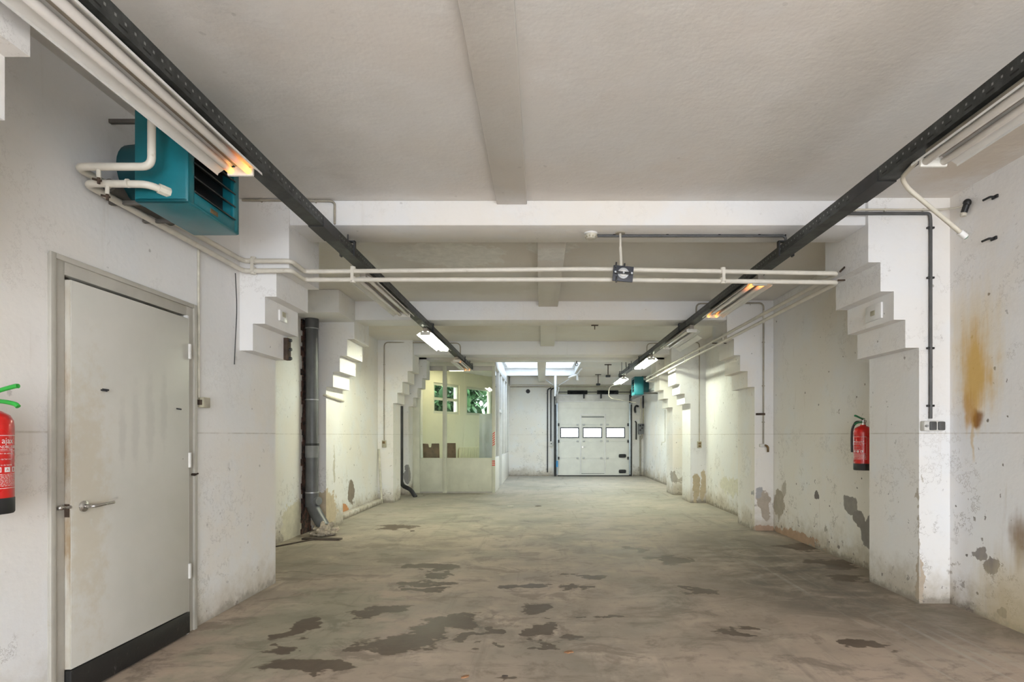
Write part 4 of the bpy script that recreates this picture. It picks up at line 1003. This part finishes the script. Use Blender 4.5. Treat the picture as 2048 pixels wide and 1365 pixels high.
# ================================================================== FAR WALL BITS
single(MB().lathe([(.068,-.01),(.068,0)], (-.437, 18.0, 2.74), 'y', 22), 'vent_hole', m_black, 'round black vent hole in the far wall left of the garage door', 'vent')
for (px, lab, z0, z1) in ((1095, 'dark conduit nearest the wall corner left of the garage door', .12, 2.80), (1101.6, 'shorter dark conduit beside the garage track ending in a switch', 1.12, 2.80)):
    x = gx(px, 17.97)
    conduit([(x, 17.98, z0), (x, 17.98, z1), (x+.12, 17.98, z1+.05)], .020, m_darkmetal, lab, .06)
sw = thing('wall_switch', 'small grey switch left of the garage door', 'switch', (gx(1102.5, 17.97), 17.96, .96))
MB().box(gx(1102.5, 17.97)-.05, gx(1102.5, 17.97)+.05, 17.93, 18.0, .965, 1.12, .01).build('switch_body', m_whitedirty, sw)
MB().lathe([(.018,-.02),(.018,0)], (gx(1102.5, 17.97), 17.93, 1.05), 'y', 12).build('switch_button', m_darkmetal, sw)
conduit([(-1.0, 17.70, 2.86), (2.5, 17.70, 2.86)], .018, m_brownpipe, 'long horizontal pipe high across the far wall', .02)
conduit([(-.95, 17.68, 2.925), (2.6, 17.68, 2.925)], .010, m_conduit, 'thin cream line running just above the horizontal far pipe', .02)
# cluster right of the garage door
yw = 17.96
for (px, r, m, y0, y1, lb) in ((1281.5, .026, m_conduit, 796, 850, 'cream riser left of the dark one right of the garage door'), (1287.5, .042, m_darkmetal, 792, 817, 'thick dark riser right of the garage door'), (1287.5, .036, m_switch, 817, 849, 'yellowish lower riser under the dark one'), (1293.5, .020, m_conduit, 790, 846, 'thin cream riser near the right corner'), (1297, .012, m_brownpipe, 792, 838, 'thinnest brown riser in the right corner'), (1280.5, .030, m_brownpipe, 872, 950, 'brown riser below the door control box')):
    x = gx(px, yw)
    single(MB().tube([(x, yw, gz(y1, yw)), (x, yw, gz(y0, yw))], r, 10), 'riser_pipe', m, lb, 'pipe', 'risers right of the garage door')
cb = thing('control_box', 'grey door control box with a white switch panel right of the garage door', 'control box', (gx(1286, yw), yw, gz(870, yw)))
MB().box(gx(1276, yw), gx(1287, yw), 17.86, 18.0, gz(869, yw), gz(848, yw), .01).build('switch_panel', m_pvclight, cb)
MB().box(gx(1287.5, yw), gx(1296, yw), 17.90, 18.0, gz(867, yw), gz(846, yw), .01).build('box_body', m_brownpipe, cb)
for (px, py) in ((1279, 852), (1283, 857), (1279, 861), (1284.5, 851)):
    MB().lathe([(.03,-.03),(.03,0)], (gx(px, yw), 17.86, gz(py, yw)), 'y', 12).build('button', m_black, cb)
MB().tube([(gx(1283, yw), 17.9, gz(869, yw)), (gx(1284, yw), 17.9, gz(876, yw)), (gx(1280, yw), 17.9, gz(880, yw))], .02, 8, .05).build('cable_tail', m_brownpipe, cb)
single(MB().tube([at(1270, 843, 17.978), at(1272.5, 845, 17.978), at(1272.5, 880, 17.978)], .022, 8, .05), 'pull_rod', m_black, 'black pull rod beside the garage door track', 'rod')
ho = thing('cable_loop', 'black cable loop on the wall right of the garage door', 'cable', at(1274, 822, 17.9))
MB().tube([at(1277, 814, 17.9), at(1273, 811.5, 17.9), at(1270, 815, 17.9), at(1269.5, 821, 17.9), at(1271, 826, 17.9)], .032, 10, .1).build('cable', m_black, ho)
MB().lathe([(.11,-.03),(.11,0)], at(1277, 824, 17.99), 'y', 20).build('holder', m_whitedirty, ho)
# thin conduit and tap on the far right wall
conduit([(3.288, 14.82, 2.0), (3.288, 14.82, 1.14), (3.20, 14.83, 1.12), (3.20, 14.83, 1.05)], .014, m_whitedirty, 'thin white pipe with a dark spout on the far right wall', .03)

# ================================================================== FLOOR BITS
single(MB().box(-3.02, -2.52, 6.98, 7.07, .0, .022, .004, M=Matrix.Translation((-2.77,7.02,0)) @ Matrix.Rotation(math.radians(-6),4,'Z') @ Matrix.Translation((2.77,-7.02,0))), 'plank', m_darkwood, 'dirty brown plank lying on the floor by the drain pipe', 'plank')
single(MB().box(-.30, .30, -.012, .012, 0, .015, .003, M=Matrix.Translation((-3.0,6.78,0)) @ Matrix.Rotation(math.radians(60),4,'Z')), 'plank', m_darkwood, 'thin dark lath lying at an angle by the drain pipe', 'plank')
single(MB().tube([(-3.09, 10.76, .0), (-3.175, 10.86, 1.05)], .022, 6), 'wooden_stick', m_plankwhite, 'cream stick leaning on the third left pilaster', 'stick')
rr = random.Random(11)
m_leafbrown = simple('dry_leaf', (.34,.17,.08), .8, 0, .3, 30)
for (px, py, r, lb, m) in ((1137, 1306, .028, 'curled brown leaf, the palest-ringed scrap in the middle of the near floor', m_leafbrown), (930, 1355, .024, 'reddish leaf at the bottom edge of the near floor', m_leafbrown),
        (1010, 1354, .014, 'tiny dark crumb right of the reddish leaf', m_darkwood), (824, 1063, .035, 'dark flake on the floor beyond the long wet stain', m_darkwood), (1077, 1013, .06, 'dark bit of litter far down the middle of the floor', m_darkwood), (1022, 1013, .08, 'pale paper scrap far down the middle of the floor', m_plankwhite)):
    Y = H*F/(py-CY); n = 9
    pl = [(r*rr.uniform(.6, 1.3)*math.cos(2*PI*k/n), .6*r*rr.uniform(.6, 1.3)*math.sin(2*PI*k/n)) for k in range(n)]
    mb = MB().prism(pl, 'z', 0, .006, M=Matrix.Translation((gx(px, Y), Y, 0)) @ Matrix.Rotation(rr.uniform(0, .6), 4, 'Z'))
    single(mb, 'floor_scrap', m, lb, 'scrap', 'scraps on the concrete floor')

# ================================================================== LIGHT
SKY = 9.0
w = bpy.data.worlds.new('overcast_sky'); S.world = w; w.use_nodes = True
bg = w.node_tree.nodes['Background']; bg.inputs[0].default_value = (.90, .945, 1.0, 1); 
nt = w.node_tree; tc = nt.nodes.new('ShaderNodeTexCoord'); sx = nt.nodes.new('ShaderNodeSeparateXYZ'); nt.links.new(tc.outputs['Generated'], sx.inputs[0])
mr = nt.nodes.new('ShaderNodeMapRange'); nt.links.new(sx.outputs[2], mr.inputs[0])      # overcast sky: zenith brighter than the horizon
for i, v in enumerate((0.0, 1.0, SKY, SKY*2.0)): mr.inputs[i+1].default_value = v
nt.links.new(mr.outputs[0], bg.inputs[1])
def portal(name, loc, rot, sx, sy):
    l = bpy.data.lights.new(name, 'AREA'); l.shape = 'RECTANGLE'; l.size = sx; l.size_y = sy
    l.cycles.is_portal = True
    o = bpy.data.objects.new(name, l); C.objects.link(o); o.location = loc; o.rotation_euler = rot
portal('doorway_daylight', (.85, -4.02, 1.31), (PI/2, 0, 0), 4.2, 2.62)
portal('rooflight_daylight', ((SX0+SX1)/2, (SY0+SY1)/2, ZC+.36), (0, 0, 0), SX1-SX0+.1, SY1-SY0+.1)

# ================================================================== CAMERA
cam = bpy.data.cameras.new('camera'); co = bpy.data.objects.new('camera', cam); C.objects.link(co)
co.location = (0, 0, H); co.rotation_euler = (PI/2, 0, 0)
cam.sensor_width = 36; cam.sensor_fit = 'HORIZONTAL'
cam.lens = F*36/2048
cam.shift_x = -(CX-1024)/2048; cam.shift_y = (CY-682.5)/2048
cam.clip_start = .05
S.camera = co
vs = S.view_settings
vs.view_transform = 'Standard'; vs.look = 'None'; vs.gamma = 1; vs.use_curve_mapping = False; vs.exposure = 0.62
cy = S.cycles
cy.use_denoising = True
cy.use_adaptive_sampling = True; cy.adaptive_threshold = 0.08; cy.adaptive_min_samples = 16
cy.max_bounces = 10; cy.diffuse_bounces = 6; cy.glossy_bounces = 4; cy.transparent_max_bounces = 16
cy.sample_clamp_indirect = 8.0
cy.caustics_reflective = False; cy.caustics_refractive = False
